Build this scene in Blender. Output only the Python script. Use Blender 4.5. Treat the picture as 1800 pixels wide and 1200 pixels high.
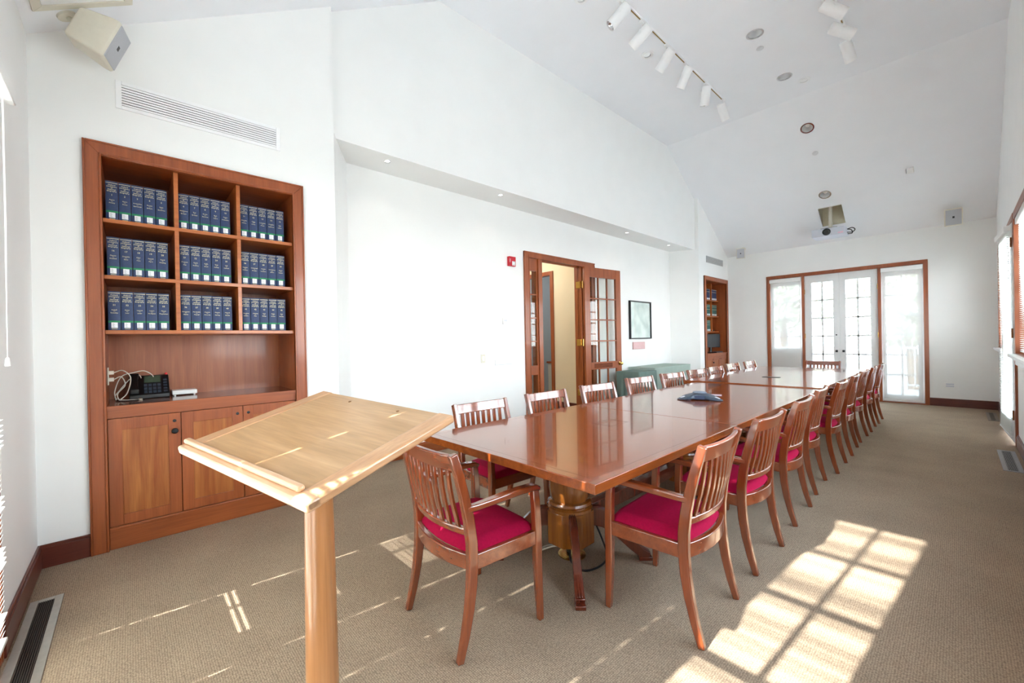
import bpy, bmesh, math, random
from mathutils import Vector, Matrix
random.seed(7)
for o in list(bpy.data.objects): bpy.data.objects.remove(o)
SC = bpy.context.scene
COL = SC.collection
PI = math.pi
R = math.radians

# ------------------------------------------------------------------ camera
cam_d = bpy.data.cameras.new('camera'); cam = bpy.data.objects.new('camera', cam_d); COL.objects.link(cam)
cam_d.sensor_width = 36.0; cam_d.lens = 726.336/1800*36; cam_d.clip_start = .02
yaw, pitch, roll = -0.8245, -0.0029, -0.0194
fw = Vector((math.sin(yaw)*math.cos(pitch), math.cos(yaw)*math.cos(pitch), math.sin(pitch)))
rt = Vector((math.cos(yaw), -math.sin(yaw), 0)); up = rt.cross(fw)
r2 = rt*math.cos(roll)+up*math.sin(roll); u2 = -rt*math.sin(roll)+up*math.cos(roll)
m = Matrix((r2, u2, -fw)).transposed().to_4x4(); m.translation = (3.8012, 0, 1.33)
cam.matrix_world = m
SC.camera = cam

# ------------------------------------------------------------------ world, sun, exposure
SC.view_settings.view_transform = 'Standard'; SC.view_settings.look = 'None'
SC.view_settings.exposure = 1.37; SC.view_settings.gamma = 1.0; SC.view_settings.use_curve_mapping = False
cy = SC.cycles
cy.max_bounces = 12; cy.diffuse_bounces = 8; cy.glossy_bounces = 4; cy.transmission_bounces = 6; cy.transparent_max_bounces = 16
cy.sample_clamp_indirect = 6.0; cy.caustics_reflective = False; cy.caustics_refractive = False
cy.use_denoising = True
W = bpy.data.worlds.new('world'); SC.world = W; W.use_nodes = True
wn = W.node_tree.nodes; wl = W.node_tree.links
tcw = wn.new('ShaderNodeTexCoord'); sep = wn.new('ShaderNodeSeparateXYZ'); skr = wn.new('ShaderNodeValToRGB')
wl.new(tcw.outputs['Generated'], sep.inputs[0]); wl.new(sep.outputs['Z'], skr.inputs['Fac'])
e = skr.color_ramp.elements; e[0].position = 0; e[0].color = (.94, .965, 1, 1); e[1].position = .6; e[1].color = (.64, .80, 1, 1)
bg = wn['Background']; wl.new(skr.outputs[0], bg.inputs['Color']); bg.inputs['Strength'].default_value = 6.6
sun_d = bpy.data.lights.new('sun', 'SUN'); sun_d.energy = 18.0; sun_d.angle = R(.53); sun_d.color = (1, .985, .96)
sun = bpy.data.objects.new('sun', sun_d); COL.objects.link(sun)
sdir = Vector((.085, 1, -.576*1.0036))
sun.rotation_euler = sdir.to_track_quat('-Z', 'Y').to_euler(); sun.location = (2, -8, 8)

def portal(name, loc, d, sx, sy):
    l = bpy.data.lights.new(name, 'AREA'); l.shape = 'RECTANGLE'; l.size = sx; l.size_y = sy
    l.cycles.is_portal = True
    o = bpy.data.objects.new(name, l); COL.objects.link(o); o.location = loc
    o.rotation_euler = Vector(d).to_track_quat('-Z', 'Z').to_euler()
portal('window_daylight', (2.13, -.60, 1.3), (0, 1, 0), 2.6, 2.6)
portal('window_daylight', (2.13, 10.90, 1.3), (0, -1, 0), 2.6, 2.6)
portal('window_daylight', (4.45, 2.2, 1.85), (-1, 0, 0), 4.4, 1.6)
portal('window_daylight', (4.45, 7.5, 1.4), (-1, 0, 0), 5.4, 2.6)
def lamp(name, loc, power, r=.04, color=(1, .9, .76), spot=None, d=(0, 0, -1)):
    l = bpy.data.lights.new(name, 'SPOT' if spot else 'POINT'); l.energy = power; l.color = color; l.shadow_soft_size = r
    if spot: l.spot_size = R(spot); l.spot_blend = .6
    o = bpy.data.objects.new(name, l); COL.objects.link(o); o.location = loc
    o.rotation_euler = Vector(d).to_track_quat('-Z', 'Y').to_euler()

# ------------------------------------------------------------------ materials
def lin(h):
    h = h.lstrip('#'); c = [int(h[i:i+2], 16)/255 for i in (0, 2, 4)]
    return tuple(x/12.92 if x <= .04045 else ((x+.055)/1.055)**2.4 for x in c)+(1,)
MT = {}
def base_mat(name, col='#888888', rough=.5, spec=.5, metal=0, coat=0, var=.06, vscale=30, bump=0, bscale=80):
    if name in MT: return MT[name]
    m = bpy.data.materials.new(name); m.use_nodes = True; nt = m.node_tree; n = nt.nodes; l = nt.links
    b = n['Principled BSDF']; c = lin(col) if isinstance(col, str) else col
    b.inputs['Roughness'].default_value = rough; b.inputs['Metallic'].default_value = metal
    b.inputs['Specular IOR Level'].default_value = spec
    b.inputs['Coat Weight'].default_value = coat; b.inputs['Coat Roughness'].default_value = .08
    tc = n.new('ShaderNodeTexCoord'); nz = n.new('ShaderNodeTexNoise'); nz.inputs['Scale'].default_value = vscale; nz.inputs['Detail'].default_value = 4
    l.new(tc.outputs['Object'], nz.inputs['Vector'])
    rp = n.new('ShaderNodeValToRGB'); rp.color_ramp.elements[0].position = .3; rp.color_ramp.elements[1].position = .7
    rp.color_ramp.elements[0].color = tuple(x*(1-var) for x in c[:3])+(1,); rp.color_ramp.elements[1].color = tuple(min(1, x*(1+var)) for x in c[:3])+(1,)
    l.new(nz.outputs['Fac'], rp.inputs['Fac']); l.new(rp.outputs['Color'], b.inputs['Base Color'])
    if bump:
        n2 = n.new('ShaderNodeTexNoise'); n2.inputs['Scale'].default_value = bscale; n2.inputs['Detail'].default_value = 3
        l.new(tc.outputs['Object'], n2.inputs['Vector'])
        bp = n.new('ShaderNodeBump'); bp.inputs['Strength'].default_value = bump; bp.inputs['Distance'].default_value = .003
        l.new(n2.outputs['Fac'], bp.inputs['Height']); l.new(bp.outputs['Normal'], b.inputs['Normal'])
    MT[name] = m
    return m
def wood(name, light, dark, axis='z', rough=.35, coat=.2, sc=1.0, coat_r=.1, contrast=1.0):
    if name in MT: return MT[name]
    m = bpy.data.materials.new(name); m.use_nodes = True; nt = m.node_tree; n = nt.nodes; l = nt.links
    b = n['Principled BSDF']; b.inputs['Roughness'].default_value = rough
    b.inputs['Coat Weight'].default_value = coat; b.inputs['Coat Roughness'].default_value = coat_r; b.inputs['Coat IOR'].default_value = 1.9 if coat >= 1 else 1.5
    tc = n.new('ShaderNodeTexCoord'); mp = n.new('ShaderNodeMapping')
    s = [14*sc, 14*sc, 14*sc]; s['xyz'.index(axis)] = 1.1*sc; mp.inputs['Scale'].default_value = s
    l.new(tc.outputs['Object'], mp.inputs['Vector'])
    nz = n.new('ShaderNodeTexNoise'); nz.inputs['Scale'].default_value = 1.6; nz.inputs['Detail'].default_value = 7; nz.inputs['Distortion'].default_value = .6
    l.new(mp.outputs[0], nz.inputs['Vector'])
    rp = n.new('ShaderNodeValToRGB'); e = rp.color_ramp.elements
    e[0].position = .5-.22/contrast; e[1].position = .5+.22/contrast; e[0].color = lin(dark); e[1].color = lin(light)
    l.new(nz.outputs['Fac'], rp.inputs['Fac'])
    mp2 = n.new('ShaderNodeMapping'); s2 = [160*sc]*3; s2['xyz'.index(axis)] = 5*sc; mp2.inputs['Scale'].default_value = s2
    l.new(tc.outputs['Object'], mp2.inputs['Vector'])
    n2 = n.new('ShaderNodeTexNoise'); n2.inputs['Scale'].default_value = 1; n2.inputs['Detail'].default_value = 3
    l.new(mp2.outputs[0], n2.inputs['Vector'])
    mr = n.new('ShaderNodeMapRange'); mr.inputs['From Min'].default_value = .3; mr.inputs['From Max'].default_value = .7
    mr.inputs['To Min'].default_value = .86; mr.inputs['To Max'].default_value = 1.06
    l.new(n2.outputs['Fac'], mr.inputs['Value'])
    mx = n.new('ShaderNodeMix'); mx.data_type = 'RGBA'; mx.blend_type = 'MULTIPLY'; mx.inputs['Factor'].default_value = 1
    l.new(rp.outputs['Color'], mx.inputs['A']); l.new(mr.outputs[0], mx.inputs['B']); l.new(mx.outputs['Result'], b.inputs['Base Color'])
    bp = n.new('ShaderNodeBump'); bp.inputs['Strength'].default_value = .08; bp.inputs['Distance'].default_value = .002
    l.new(n2.outputs['Fac'], bp.inputs['Height']); l.new(bp.outputs['Normal'], b.inputs['Normal'])
    MT[name] = m
    return m
WALL = base_mat('wall_paint', '#EEEEEC', .6, .25, var=.012, vscale=3, bump=.02, bscale=220)
CEIL = base_mat('ceiling_paint', '#F0F1F4', .65, .2, var=.01, vscale=3)
WHITE = base_mat('white_enamel', '#EDEDEB', .35, .4, var=.01)
WHITEP = base_mat('white_painted_metal', '#F0F0F0', .4, .4, var=.01)
FRAMEW = base_mat('white_sash_paint', '#DFE0E0', .4, .4, var=.015)
CHV = wood('cherry_vertical', '#A2552A', '#86401B', 'z', .38, .25)
CHY = wood('cherry_lengthwise', '#A2552A', '#86401B', 'y', .38, .25)
CHX = wood('cherry_crosswise', '#A2552A', '#86401B', 'x', .38, .25)
DOORP = wood('cherry_door_panel', '#AE6A33', '#8C451B', 'z', .36, .25, contrast=1.2)
BACKP = wood('cherry_back_panel', '#A9623A', '#8C4726', 'z', .4, .2)
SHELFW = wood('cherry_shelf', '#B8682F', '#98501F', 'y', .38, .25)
CTRM = wood('dark_counter_wood', '#7C3E22', '#5E2A18', 'y', .22, .5)
BASEM = wood('dark_baseboard_wood', '#6B3020', '#4F2016', 'y', .4, .2)
BASEX = wood('dark_baseboard_wood_cross', '#6B3020', '#4F2016', 'x', .4, .2)
CHAIRV = wood('chair_wood_vertical', '#914522', '#723014', 'z', .14, 1.0)
CHAIRX = wood('chair_wood_cross', '#914522', '#723014', 'x', .14, 1.0)
CHAIRY = wood('chair_wood_depth', '#914522', '#723014', 'y', .14, 1.0)
TABLE = wood('table_mahogany', '#94471C', '#783512', 'x', .17, .6, sc=.7, coat_r=.04)
TEDGE = wood('table_edge', '#93491B', '#75350F', 'y', .22, .5)
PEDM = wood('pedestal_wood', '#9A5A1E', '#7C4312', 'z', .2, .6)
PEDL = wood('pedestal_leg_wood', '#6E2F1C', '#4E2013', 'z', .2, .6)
INLAY = base_mat('dark_inlay', '#4A2416', .2, coat=.6)
OAK = wood('lectern_veneer', '#C39B72', '#A98257', 'x', .36, .35, sc=.8)
OAKE = wood('lectern_edge', '#CDA078', '#B08058', 'y', .32, .4)
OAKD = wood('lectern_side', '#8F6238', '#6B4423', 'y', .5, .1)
POST = wood('lectern_post_wood', '#AD774A', '#946138', 'z', .3, .45)
RED = base_mat('crimson_fabric', '#A00536', .85, .15, var=.10, vscale=90, bump=.25, bscale=500)
BLACKP = base_mat('black_plastic', '#121214', .35, .5, var=.1)
DARKG = base_mat('dark_grey_plastic', '#3B4552', .4, .5, var=.06)
DARKB = base_mat('blue_grey_plastic', '#2C3A52', .45, .5, var=.06)
CHROME = base_mat('chrome', '#D8D8DA', .12, metal=1, var=.01)
BRASS = base_mat('brass', '#D8B56A', .25, metal=1, var=.04)
BRONZE = base_mat('bronze_track', '#9A7D43', .4, metal=.7, var=.05)
BLACKH = base_mat('black_iron', '#17191C', .4, metal=.3, var=.1)
CREAM = base_mat('cream_plastic', '#DCD6C6', .45, .4, var=.02)
GRILL = base_mat('grey_grille_cloth', '#B9BABE', .7, .2, var=.05, vscale=400)
HALLW = base_mat('hall_paint_cream', '#EADFC4', .7, .2, var=.01, vscale=3)
HALLG = base_mat('room_paint_grey', '#C7CBCB', .7, .2, var=.01, vscale=3)
ALU = base_mat('brushed_aluminium', '#B4AFA6', .35, metal=.8, var=.06)
VENTD = base_mat('dark_vent_metal', '#4C423A', .5, metal=.4, var=.1)
DUCT = base_mat('duct_black', '#15130F', .9, .1)
NAVY = base_mat('navy_book_cloth', '#22345A', .5, .4, var=.12, vscale=60)
TEAL = base_mat('green_book_cloth', '#2C5B57', .5, .4, var=.15, vscale=50)
GOLD = base_mat('gold_foil', '#D9CFA6', .35, .5, metal=.15, var=.05)
GBAND = base_mat('green_foil', '#0E7A4A', .5, .4, var=.04)
PAPER = base_mat('label_paper', '#E6E8EC', .7, .2, var=.02)
PAGES = base_mat('page_paper', '#DCD6C4', .8, .1, var=.06, vscale=120)
GREYINK = base_mat('grey_ink', '#9FA3AA', .8, .1)
SAGE = base_mat('sage_cloth', '#A2B2A8', .8, .2, var=.04, vscale=8)
SAGED = base_mat('dark_sage_cloth', '#71857E', .8, .2, var=.06, vscale=8)
REDP = base_mat('red_alarm_plastic', '#C01226', .35, .5, var=.04)
BRIGHTR = base_mat('red_indicator', '#E0182A', .4, .5)
LENS = base_mat('projector_lens', '#0B0D10', .08, .6)
CABLEW = base_mat('white_cable', '#D6CFC0', .5, .4)
CABLEB = base_mat('black_cable', '#141414', .5, .4)
LCD = base_mat('phone_display', '#4C5A4A', .25, .5)
GREYPLAST = base_mat('silver_plastic', '#CDD0DA', .4, .4, var=.02)
MONIT = base_mat('monitor_black', '#16191F', .3, .5, var=.05)
PLQ = base_mat('rose_plaque', '#B98F8C', .35, .5, var=.05)
CONC = base_mat('pale_deck', '#C9C8C6', .8, .2, var=.08, vscale=4)
LAWN = base_mat('pale_ground', '#9E9C98', .9, .1, var=.15, vscale=2)
BARK = base_mat('bark', '#6B5A48', .9, .1, var=.2, vscale=12, bump=.5, bscale=30)
LEAF = base_mat('leaf', '#B7BDA6', .6, .3, var=.25, vscale=4)

def carpet():
    m = bpy.data.materials.new('woven_carpet'); m.use_nodes = True; nt = m.node_tree; n = nt.nodes; l = nt.links
    b = n['Principled BSDF']; b.inputs['Roughness'].default_value = .95; b.inputs['Specular IOR Level'].default_value = .1
    tc = n.new('ShaderNodeTexCoord')
    mp = n.new('ShaderNodeMapping'); mp.inputs['Scale'].default_value = (1, 1, 1); l.new(tc.outputs['Object'], mp.inputs['Vector'])
    vo = n.new('ShaderNodeTexVoronoi'); vo.inputs['Scale'].default_value = 118; vo.inputs['Randomness'].default_value = .35
    l.new(mp.outputs[0], vo.inputs['Vector'])
    n1 = n.new('ShaderNodeTexNoise'); n1.inputs['Scale'].default_value = 2.2; n1.inputs['Detail'].default_value = 6; l.new(tc.outputs['Object'], n1.inputs['Vector'])
    n2 = n.new('ShaderNodeTexNoise'); n2.inputs['Scale'].default_value = 160; n2.inputs['Detail'].default_value = 2; l.new(tc.outputs['Object'], n2.inputs['Vector'])
    rp = n.new('ShaderNodeValToRGB'); rp.color_ramp.elements[0].position = .05; rp.color_ramp.elements[1].position = .75
    rp.color_ramp.elements[0].color = lin('#B59F86'); rp.color_ramp.elements[1].color = lin('#7B6959')
    l.new(vo.outputs['Distance'], rp.inputs['Fac'])
    mr = n.new('ShaderNodeMapRange'); mr.inputs['From Min'].default_value = .3; mr.inputs['From Max'].default_value = .7; mr.inputs['To Min'].default_value = .90; mr.inputs['To Max'].default_value = 1.08
    l.new(n1.outputs['Fac'], mr.inputs['Value'])
    mr2 = n.new('ShaderNodeMapRange'); mr2.inputs['From Min'].default_value = .3; mr2.inputs['From Max'].default_value = .7; mr2.inputs['To Min'].default_value = .82; mr2.inputs['To Max'].default_value = 1.15
    l.new(n2.outputs['Fac'], mr2.inputs['Value'])
    mu = n.new('ShaderNodeMath'); mu.operation = 'MULTIPLY'; l.new(mr.outputs[0], mu.inputs[0]); l.new(mr2.outputs[0], mu.inputs[1])
    mx = n.new('ShaderNodeMix'); mx.data_type = 'RGBA'; mx.blend_type = 'MULTIPLY'; mx.inputs['Factor'].default_value = 1
    l.new(rp.outputs['Color'], mx.inputs['A']); l.new(mu.outputs[0], mx.inputs['B']); l.new(mx.outputs['Result'], b.inputs['Base Color'])
    bp = n.new('ShaderNodeBump'); bp.inputs['Strength'].default_value = .5; bp.inputs['Distance'].default_value = .004; bp.invert = True
    l.new(vo.outputs['Distance'], bp.inputs['Height']); l.new(bp.outputs['Normal'], b.inputs['Normal'])
    return m
CARPET = carpet()
def thin_glass():
    m = bpy.data.materials.new('window_glass'); m.use_nodes = True; n = m.node_tree.nodes; l = m.node_tree.links
    n.remove(n['Principled BSDF']); t = n.new('ShaderNodeBsdfTransparent'); t.inputs['Color'].default_value = (.96, .98, .97, 1)
    g = n.new('ShaderNodeBsdfGlossy'); g.inputs['Roughness'].default_value = .02
    f = n.new('ShaderNodeLayerWeight'); pw = n.new('ShaderNodeMath'); pw.operation = 'POWER'; pw.inputs[1].default_value = 5
    l.new(f.outputs['Facing'], pw.inputs[0]); ma = n.new('ShaderNodeMath'); ma.operation = 'MULTIPLY_ADD'; ma.inputs[1].default_value = .8; ma.inputs[2].default_value = .035; l.new(pw.outputs[0], ma.inputs[0])
    mx = n.new('ShaderNodeMixShader'); l.new(ma.outputs[0], mx.inputs[0]); l.new(t.outputs[0], mx.inputs[1]); l.new(g.outputs[0], mx.inputs[2])
    l.new(mx.outputs[0], n['Material Output'].inputs[0])
    return m
GLASS = thin_glass()
def sheer(name, col, trans, transp, weave=0):
    m = bpy.data.materials.new(name); m.use_nodes = True; n = m.node_tree.nodes; l = m.node_tree.links
    n.remove(n['Principled BSDF']); d = n.new('ShaderNodeBsdfDiffuse'); d.inputs['Color'].default_value = lin(col)
    t = n.new('ShaderNodeBsdfTranslucent'); t.inputs['Color'].default_value = lin(col)
    m1 = n.new('ShaderNodeMixShader'); m1.inputs[0].default_value = trans
    l.new(d.outputs[0], m1.inputs[1]); l.new(t.outputs[0], m1.inputs[2]); out = m1
    if transp:
        tp = n.new('ShaderNodeBsdfTransparent'); m2 = n.new('ShaderNodeMixShader'); m2.inputs[0].default_value = transp
        l.new(m1.outputs[0], m2.inputs[1]); l.new(tp.outputs[0], m2.inputs[2]); out = m2
    l.new(out.outputs[0], n['Material Output'].inputs[0])
    return m
SLAT = sheer('blind_slat', '#F2F2EE', .48, 0)
SHADE = sheer('sheer_roller_fabric', '#DEDCD9', .06, .32)
def picture_mat():
    m = bpy.data.materials.new('misty_print'); m.use_nodes = True; n = m.node_tree.nodes; l = m.node_tree.links
    b = n['Principled BSDF']; b.inputs['Roughness'].default_value = .15; tc = n.new('ShaderNodeTexCoord')
    nz = n.new('ShaderNodeTexNoise'); nz.inputs['Scale'].default_value = 5; nz.inputs['Detail'].default_value = 5; l.new(tc.outputs['Object'], nz.inputs['Vector'])
    rp = n.new('ShaderNodeValToRGB'); e = rp.color_ramp.elements; e[0].position = .3; e[0].color = lin('#C9D3D3'); e[1].position = .65; e[1].color = lin('#EEF1F0')
    l.new(nz.outputs['Fac'], rp.inputs['Fac']); l.new(rp.outputs[0], b.inputs['Base Color'])
    return m
PRINT = picture_mat()

# ------------------------------------------------------------------ mesh helpers
class MB:
    def __init__(s): s.v = []; s.f = []; s.m = []
    def add(s, vs, fs, mi=0):
        k = len(s.v); s.v += [tuple(v) for v in vs]; s.f += [tuple(i+k for i in f) for f in fs]; s.m += [mi]*len(fs); return s
    def box(s, x0, x1, y0, y1, z0, z1, mi=0):
        v = [(x, y, z) for x in (x0, x1) for y in (y0, y1) for z in (z0, z1)]
        return s.add(v, [(0, 1, 3, 2), (4, 6, 7, 5), (0, 4, 5, 1), (2, 3, 7, 6), (0, 2, 6, 4), (1, 5, 7, 3)], mi)
    def obox(s, c, ax, ay, az, hx, hy, hz, mi=0):
        c = Vector(c); ax, ay, az = Vector(ax).normalized(), Vector(ay).normalized(), Vector(az).normalized()
        v = [c+ax*hx*i+ay*hy*j+az*hz*k for i in (-1, 1) for j in (-1, 1) for k in (-1, 1)]
        return s.add(v, [(0, 1, 3, 2), (4, 6, 7, 5), (0, 4, 5, 1), (2, 3, 7, 6), (0, 2, 6, 4), (1, 5, 7, 3)], mi)
    def prism(s, poly, fn, d0, d1, mi=0):
        n = len(poly); v = [fn(a, b, d0) for a, b in poly]+[fn(a, b, d1) for a, b in poly]
        f = [tuple(range(n-1, -1, -1)), tuple(range(n, 2*n))]+[(i, (i+1) % n, n+(i+1) % n, n+i) for i in range(n)]
        return s.add(v, f, mi)
    def tube(s, pts, r, n=8, mi=0, caps=True):
        pts = [Vector(p) for p in pts]; N = len(pts); rr = r if isinstance(r, (list, tuple)) else [r]*N
        vs = []; u = None
        for i, p in enumerate(pts):
            t = (pts[min(i+1, N-1)]-pts[max(i-1, 0)]).normalized()
            if u is None: u = t.orthogonal().normalized()
            else: u = (u-t*u.dot(t)).normalized()
            w = t.cross(u)
            vs += [p+(u*math.cos(2*PI*k/n)+w*math.sin(2*PI*k/n))*rr[i] for k in range(n)]
        fs = [(i*n+k, i*n+(k+1) % n, (i+1)*n+(k+1) % n, (i+1)*n+k) for i in range(N-1) for k in range(n)]
        if caps: fs += [tuple(range(n-1, -1, -1)), tuple(range((N-1)*n, N*n))]
        return s.add(vs, fs, mi)
    def lathe(s, prof, n=24, c=(0, 0, 0), M=None, mi=0, caps=True):
        vs = []
        for r, z in prof:
            for k in range(n):
                p = Vector((r*math.cos(2*PI*k/n), r*math.sin(2*PI*k/n), z))
                if M: p = M @ p
                vs.append(p+Vector(c))
        N = len(prof); fs = [(i*n+k, i*n+(k+1) % n, (i+1)*n+(k+1) % n, (i+1)*n+k) for i in range(N-1) for k in range(n)]
        if caps: fs += [tuple(range(n-1, -1, -1)), tuple(range((N-1)*n, N*n))]
        return s.add(vs, fs, mi)
    def sweep(s, pts, side, hs, hn, mi=0):
        """rectangular section along pts; side = fixed lateral axis, hs/hn half sizes (scalars or lists)"""
        pts = [Vector(p) for p in pts]; side = Vector(side).normalized(); N = len(pts)
        hs = hs if isinstance(hs, (list, tuple)) else [hs]*N; hn = hn if isinstance(hn, (list, tuple)) else [hn]*N
        vs = []
        for i, p in enumerate(pts):
            t = (pts[min(i+1, N-1)]-pts[max(i-1, 0)]).normalized(); nn = t.cross(side).normalized()
            for a, b in ((-1, -1), (1, -1), (1, 1), (-1, 1)): vs.append(p+side*hs[i]*a+nn*hn[i]*b)
        fs = [(i*4+k, i*4+(k+1) % 4, (i+1)*4+(k+1) % 4, (i+1)*4+k) for i in range(N-1) for k in range(4)]
        fs += [(3, 2, 1, 0), ((N-1)*4, (N-1)*4+1, (N-1)*4+2, (N-1)*4+3)]
        return s.add(vs, fs, mi)
    def grid(s, fn, nu, nv, mi=0, wrap=False):
        vs = [fn(i/nu, j/nv) for i in range(nu+1) for j in range(nv+1)]
        return s.add(vs, [(i*(nv+1)+j, (i+1)*(nv+1)+j, (i+1)*(nv+1)+j+1, i*(nv+1)+j+1) for i in range(nu) for j in range(nv)], mi)
    def build(s, name, mats, parent=None, bevel=0, smooth=None, loc=None, rot=None, seg=2):
        me = bpy.data.meshes.new(name); me.from_pydata(s.v, [], s.f)
        for mm in (mats if isinstance(mats, (list, tuple)) else [mats]): me.materials.append(mm)
        me.polygons.foreach_set('material_index', s.m)
        bm = bmesh.new(); bm.from_mesh(me); bmesh.ops.recalc_face_normals(bm, faces=bm.faces); bm.to_mesh(me); bm.free()
        if smooth is not None:
            me.polygons.foreach_set('use_smooth', [True]*len(me.polygons)); me.set_sharp_from_angle(angle=R(smooth))
        me.update()
        o = bpy.data.objects.new(name, me); COL.objects.link(o)
        if parent: o.parent = parent
        if loc: o.location = loc
        if rot: o.rotation_euler = rot
        if bevel:
            b = o.modifiers.new('edge', 'BEVEL'); b.width = bevel; b.segments = seg; b.limit_method = 'ANGLE'; b.angle_limit = R(35); b.harden_normals = False
            if smooth is None:
                me.polygons.foreach_set('use_smooth', [True]*len(me.polygons)); me.set_sharp_from_angle(angle=R(40))
        return o
def plate(name, outer, holes, fn, thick, mat, parent=None, extra=None):
    """flat slab with holes: 2-D outline and hole polygons mapped by fn(u, v, depth)"""
    bm = bmesh.new(); edges = []; loops = []
    for poly in [outer]+holes:
        vs = [bm.verts.new((a, b, 0)) for a, b in poly]
        es = [bm.edges.new((vs[i], vs[(i+1) % len(vs)])) for i in range(len(vs))]
        edges += es; loops.append(poly)
    bmesh.ops.triangle_fill(bm, use_beauty=True, use_dissolve=False, edges=edges, normal=(0, 0, 1))
    bm.verts.index_update()
    v2 = [(v.co.x, v.co.y) for v in bm.verts]; f2 = [[v.index for v in f.verts] for f in bm.faces]; bm.free()
    b = MB(); n = len(v2)
    b.add([fn(a, c, 0) for a, c in v2]+[fn(a, c, thick) for a, c in v2], [tuple(f) for f in f2]+[tuple(i+n for i in reversed(f)) for f in f2])
    for poly in loops:
        k = len(poly); b.add([fn(a, c, 0) for a, c in poly]+[fn(a, c, thick) for a, c in poly], [(i, (i+1) % k, k+(i+1) % k, k+i) for i in range(k)])
    me_o = b.build(name, mat, parent)
    return me_o
def rect(a0, a1, b0, b1): return [(a0, b0), (a1, b0), (a1, b1), (a0, b1)]
def circ(a, b, r, n=20): return [(a+r*math.cos(2*PI*k/n), b+r*math.sin(2*PI*k/n)) for k in range(n)]
def tag(o, label, cat, group=None, kind=None):
    o['label'] = label; o['category'] = cat
    if group: o['group'] = group
    if kind: o['kind'] = kind
    return o
def struct(o): o['kind'] = 'structure'; return o
def thing(name, loc, label, cat, group=None, rz=0):
    o = bpy.data.objects.new(name, None); COL.objects.link(o); o.location = loc; o.rotation_euler = (0, 0, rz); o.empty_display_size = .1
    return tag(o, label, cat, group)
def sroot(name, loc, rz=0):
    o = bpy.data.objects.new(name, None); COL.objects.link(o); o.location = loc; o.rotation_euler = (0, 0, rz); o.empty_display_size = .1
    return struct(o)
def dup(root, loc=None, rz=None, label=None, group=None):
    r = root.copy(); COL.objects.link(r)
    if loc is not None: r.location = loc
    if rz is not None: r.rotation_euler = (0, 0, rz)
    if label: r['label'] = label
    if group: r['group'] = group
    for ch in list(root.children):
        c = ch.copy(); COL.objects.link(c); c.parent = r
        for g in list(ch.children):
            d = g.copy(); COL.objects.link(d); d.parent = c
    return r
_tc = {}
def text_geo(s):
    """outline of a line of text as (verts2d, faces), height about 1, centred"""
    if s in _tc: return _tc[s]
    c = bpy.data.curves.new('t', 'FONT'); c.body = s; c.resolution_u = 2; c.align_x = 'CENTER'; c.size = 1.35
    o = bpy.data.objects.new('t', c); COL.objects.link(o)
    dg = bpy.context.evaluated_depsgraph_get(); dg.update()
    me = bpy.data.meshes.new_from_object(o.evaluated_get(dg))
    r = ([(v.co.x, v.co.y) for v in me.vertices], [tuple(p.vertices) for p in me.polygons])
    bpy.data.objects.remove(o); bpy.data.curves.remove(c); bpy.data.meshes.remove(me)
    _tc[s] = r
    return r
def add_text(mb, s, fn, cx, cy_, h, maxw=None, mi=0):
    v, f = text_geo(s)
    if not v: return
    w = max(a for a, b in v)-min(a for a, b in v); k = h
    kx = k if not maxw or w*k <= maxw else maxw/w
    mb.add([fn(cx+a*kx, cy_+b*k) for a, b in v], f, mi)

# ------------------------------------------------------------------ room shell
XR, YN, YF = 4.2515, -.43, 10.70
ZL, ZT, YC0, YC1 = 3.236, 5.116, 2.59, 7.88
def zroof(y):
    if y < YC0: return ZL+(y-YN)*(ZT-ZL)/(YC0-YN)
    if y > YC1: return ZT-(y-YC1)*(ZT-ZL)/(YF-YC1)
    return ZT
b = MB(); b.box(-3.4, 4.45, -.58, 10.86, -.12, 0); struct(b.build('floor', CARPET))
FX = lambda X, s: (lambda a, c, d: (X+s*d, a, c))
FY = lambda Y, s: (lambda a, c, d: (a, Y+s*d, c))
struct(plate('wall_left', [(YN, 0), (-.165, 0), (-.165, 2.635), (1.065, 2.635), (1.065, 0), (1.3775, 0), (1.3775, zroof(1.3775)+.02), (YN, ZL)], [], FX(0, -1), .08, WALL))
struct(plate('wall_left_end', [(9.064, 0), (9.325, 0), (9.325, 2.64), (10.59, 2.64), (10.59, 0), (YF, 0), (YF, ZL), (9.064, zroof(9.064)+.02)], [], FX(0, -1), .08, WALL))
struct(plate('wall_left_upper', [(1.37, 3.222), (9.07, 3.222), (9.07, zroof(9.07)+.02), (YC1, ZT+.02), (YC0, ZT+.02), (1.37, zroof(1.37)+.02)], [], FX(-.08, -1), .62, WALL))
struct(plate('wall_left_recess', [(1.69, 0), (4.36, 0), (4.36, 2.585), (5.93, 2.585), (5.93, 0), (8.80, 0), (8.80, 3.23), (1.69, 3.23)], [], FX(-.538, -1), .14, WALL))
b = MB()
b.prism([(0, 1.3775), (-.538, 1.696), (-.68, 1.696), (-.68, 1.30), (-.08, 1.30)], lambda x, y, d: (x, y, d), 0, 3.23)
b.prism([(0, 9.064), (-.538, 8.797), (-.68, 8.797), (-.68, 9.15), (-.08, 9.15)], lambda x, y, d: (x, y, d), 0, 3.23)
struct(b.build('wall_left_splay', WALL))
struct(plate('wall_right', [(YN, 0), (7.47, 0), (7.47, 2.6), (8.45, 2.6), (8.45, 0), (YF, 0), (YF, ZL), (YC1, ZT+.02), (YC0, ZT+.02), (YN, ZL)],
             [rect(1.0, 4.3, 1.06, 2.6), rect(4.6, 7.35, 1.06, 2.6), rect(8.62, 10.1, 1.06, 2.6)], FX(XR, 1), .14, WALL))
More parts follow.
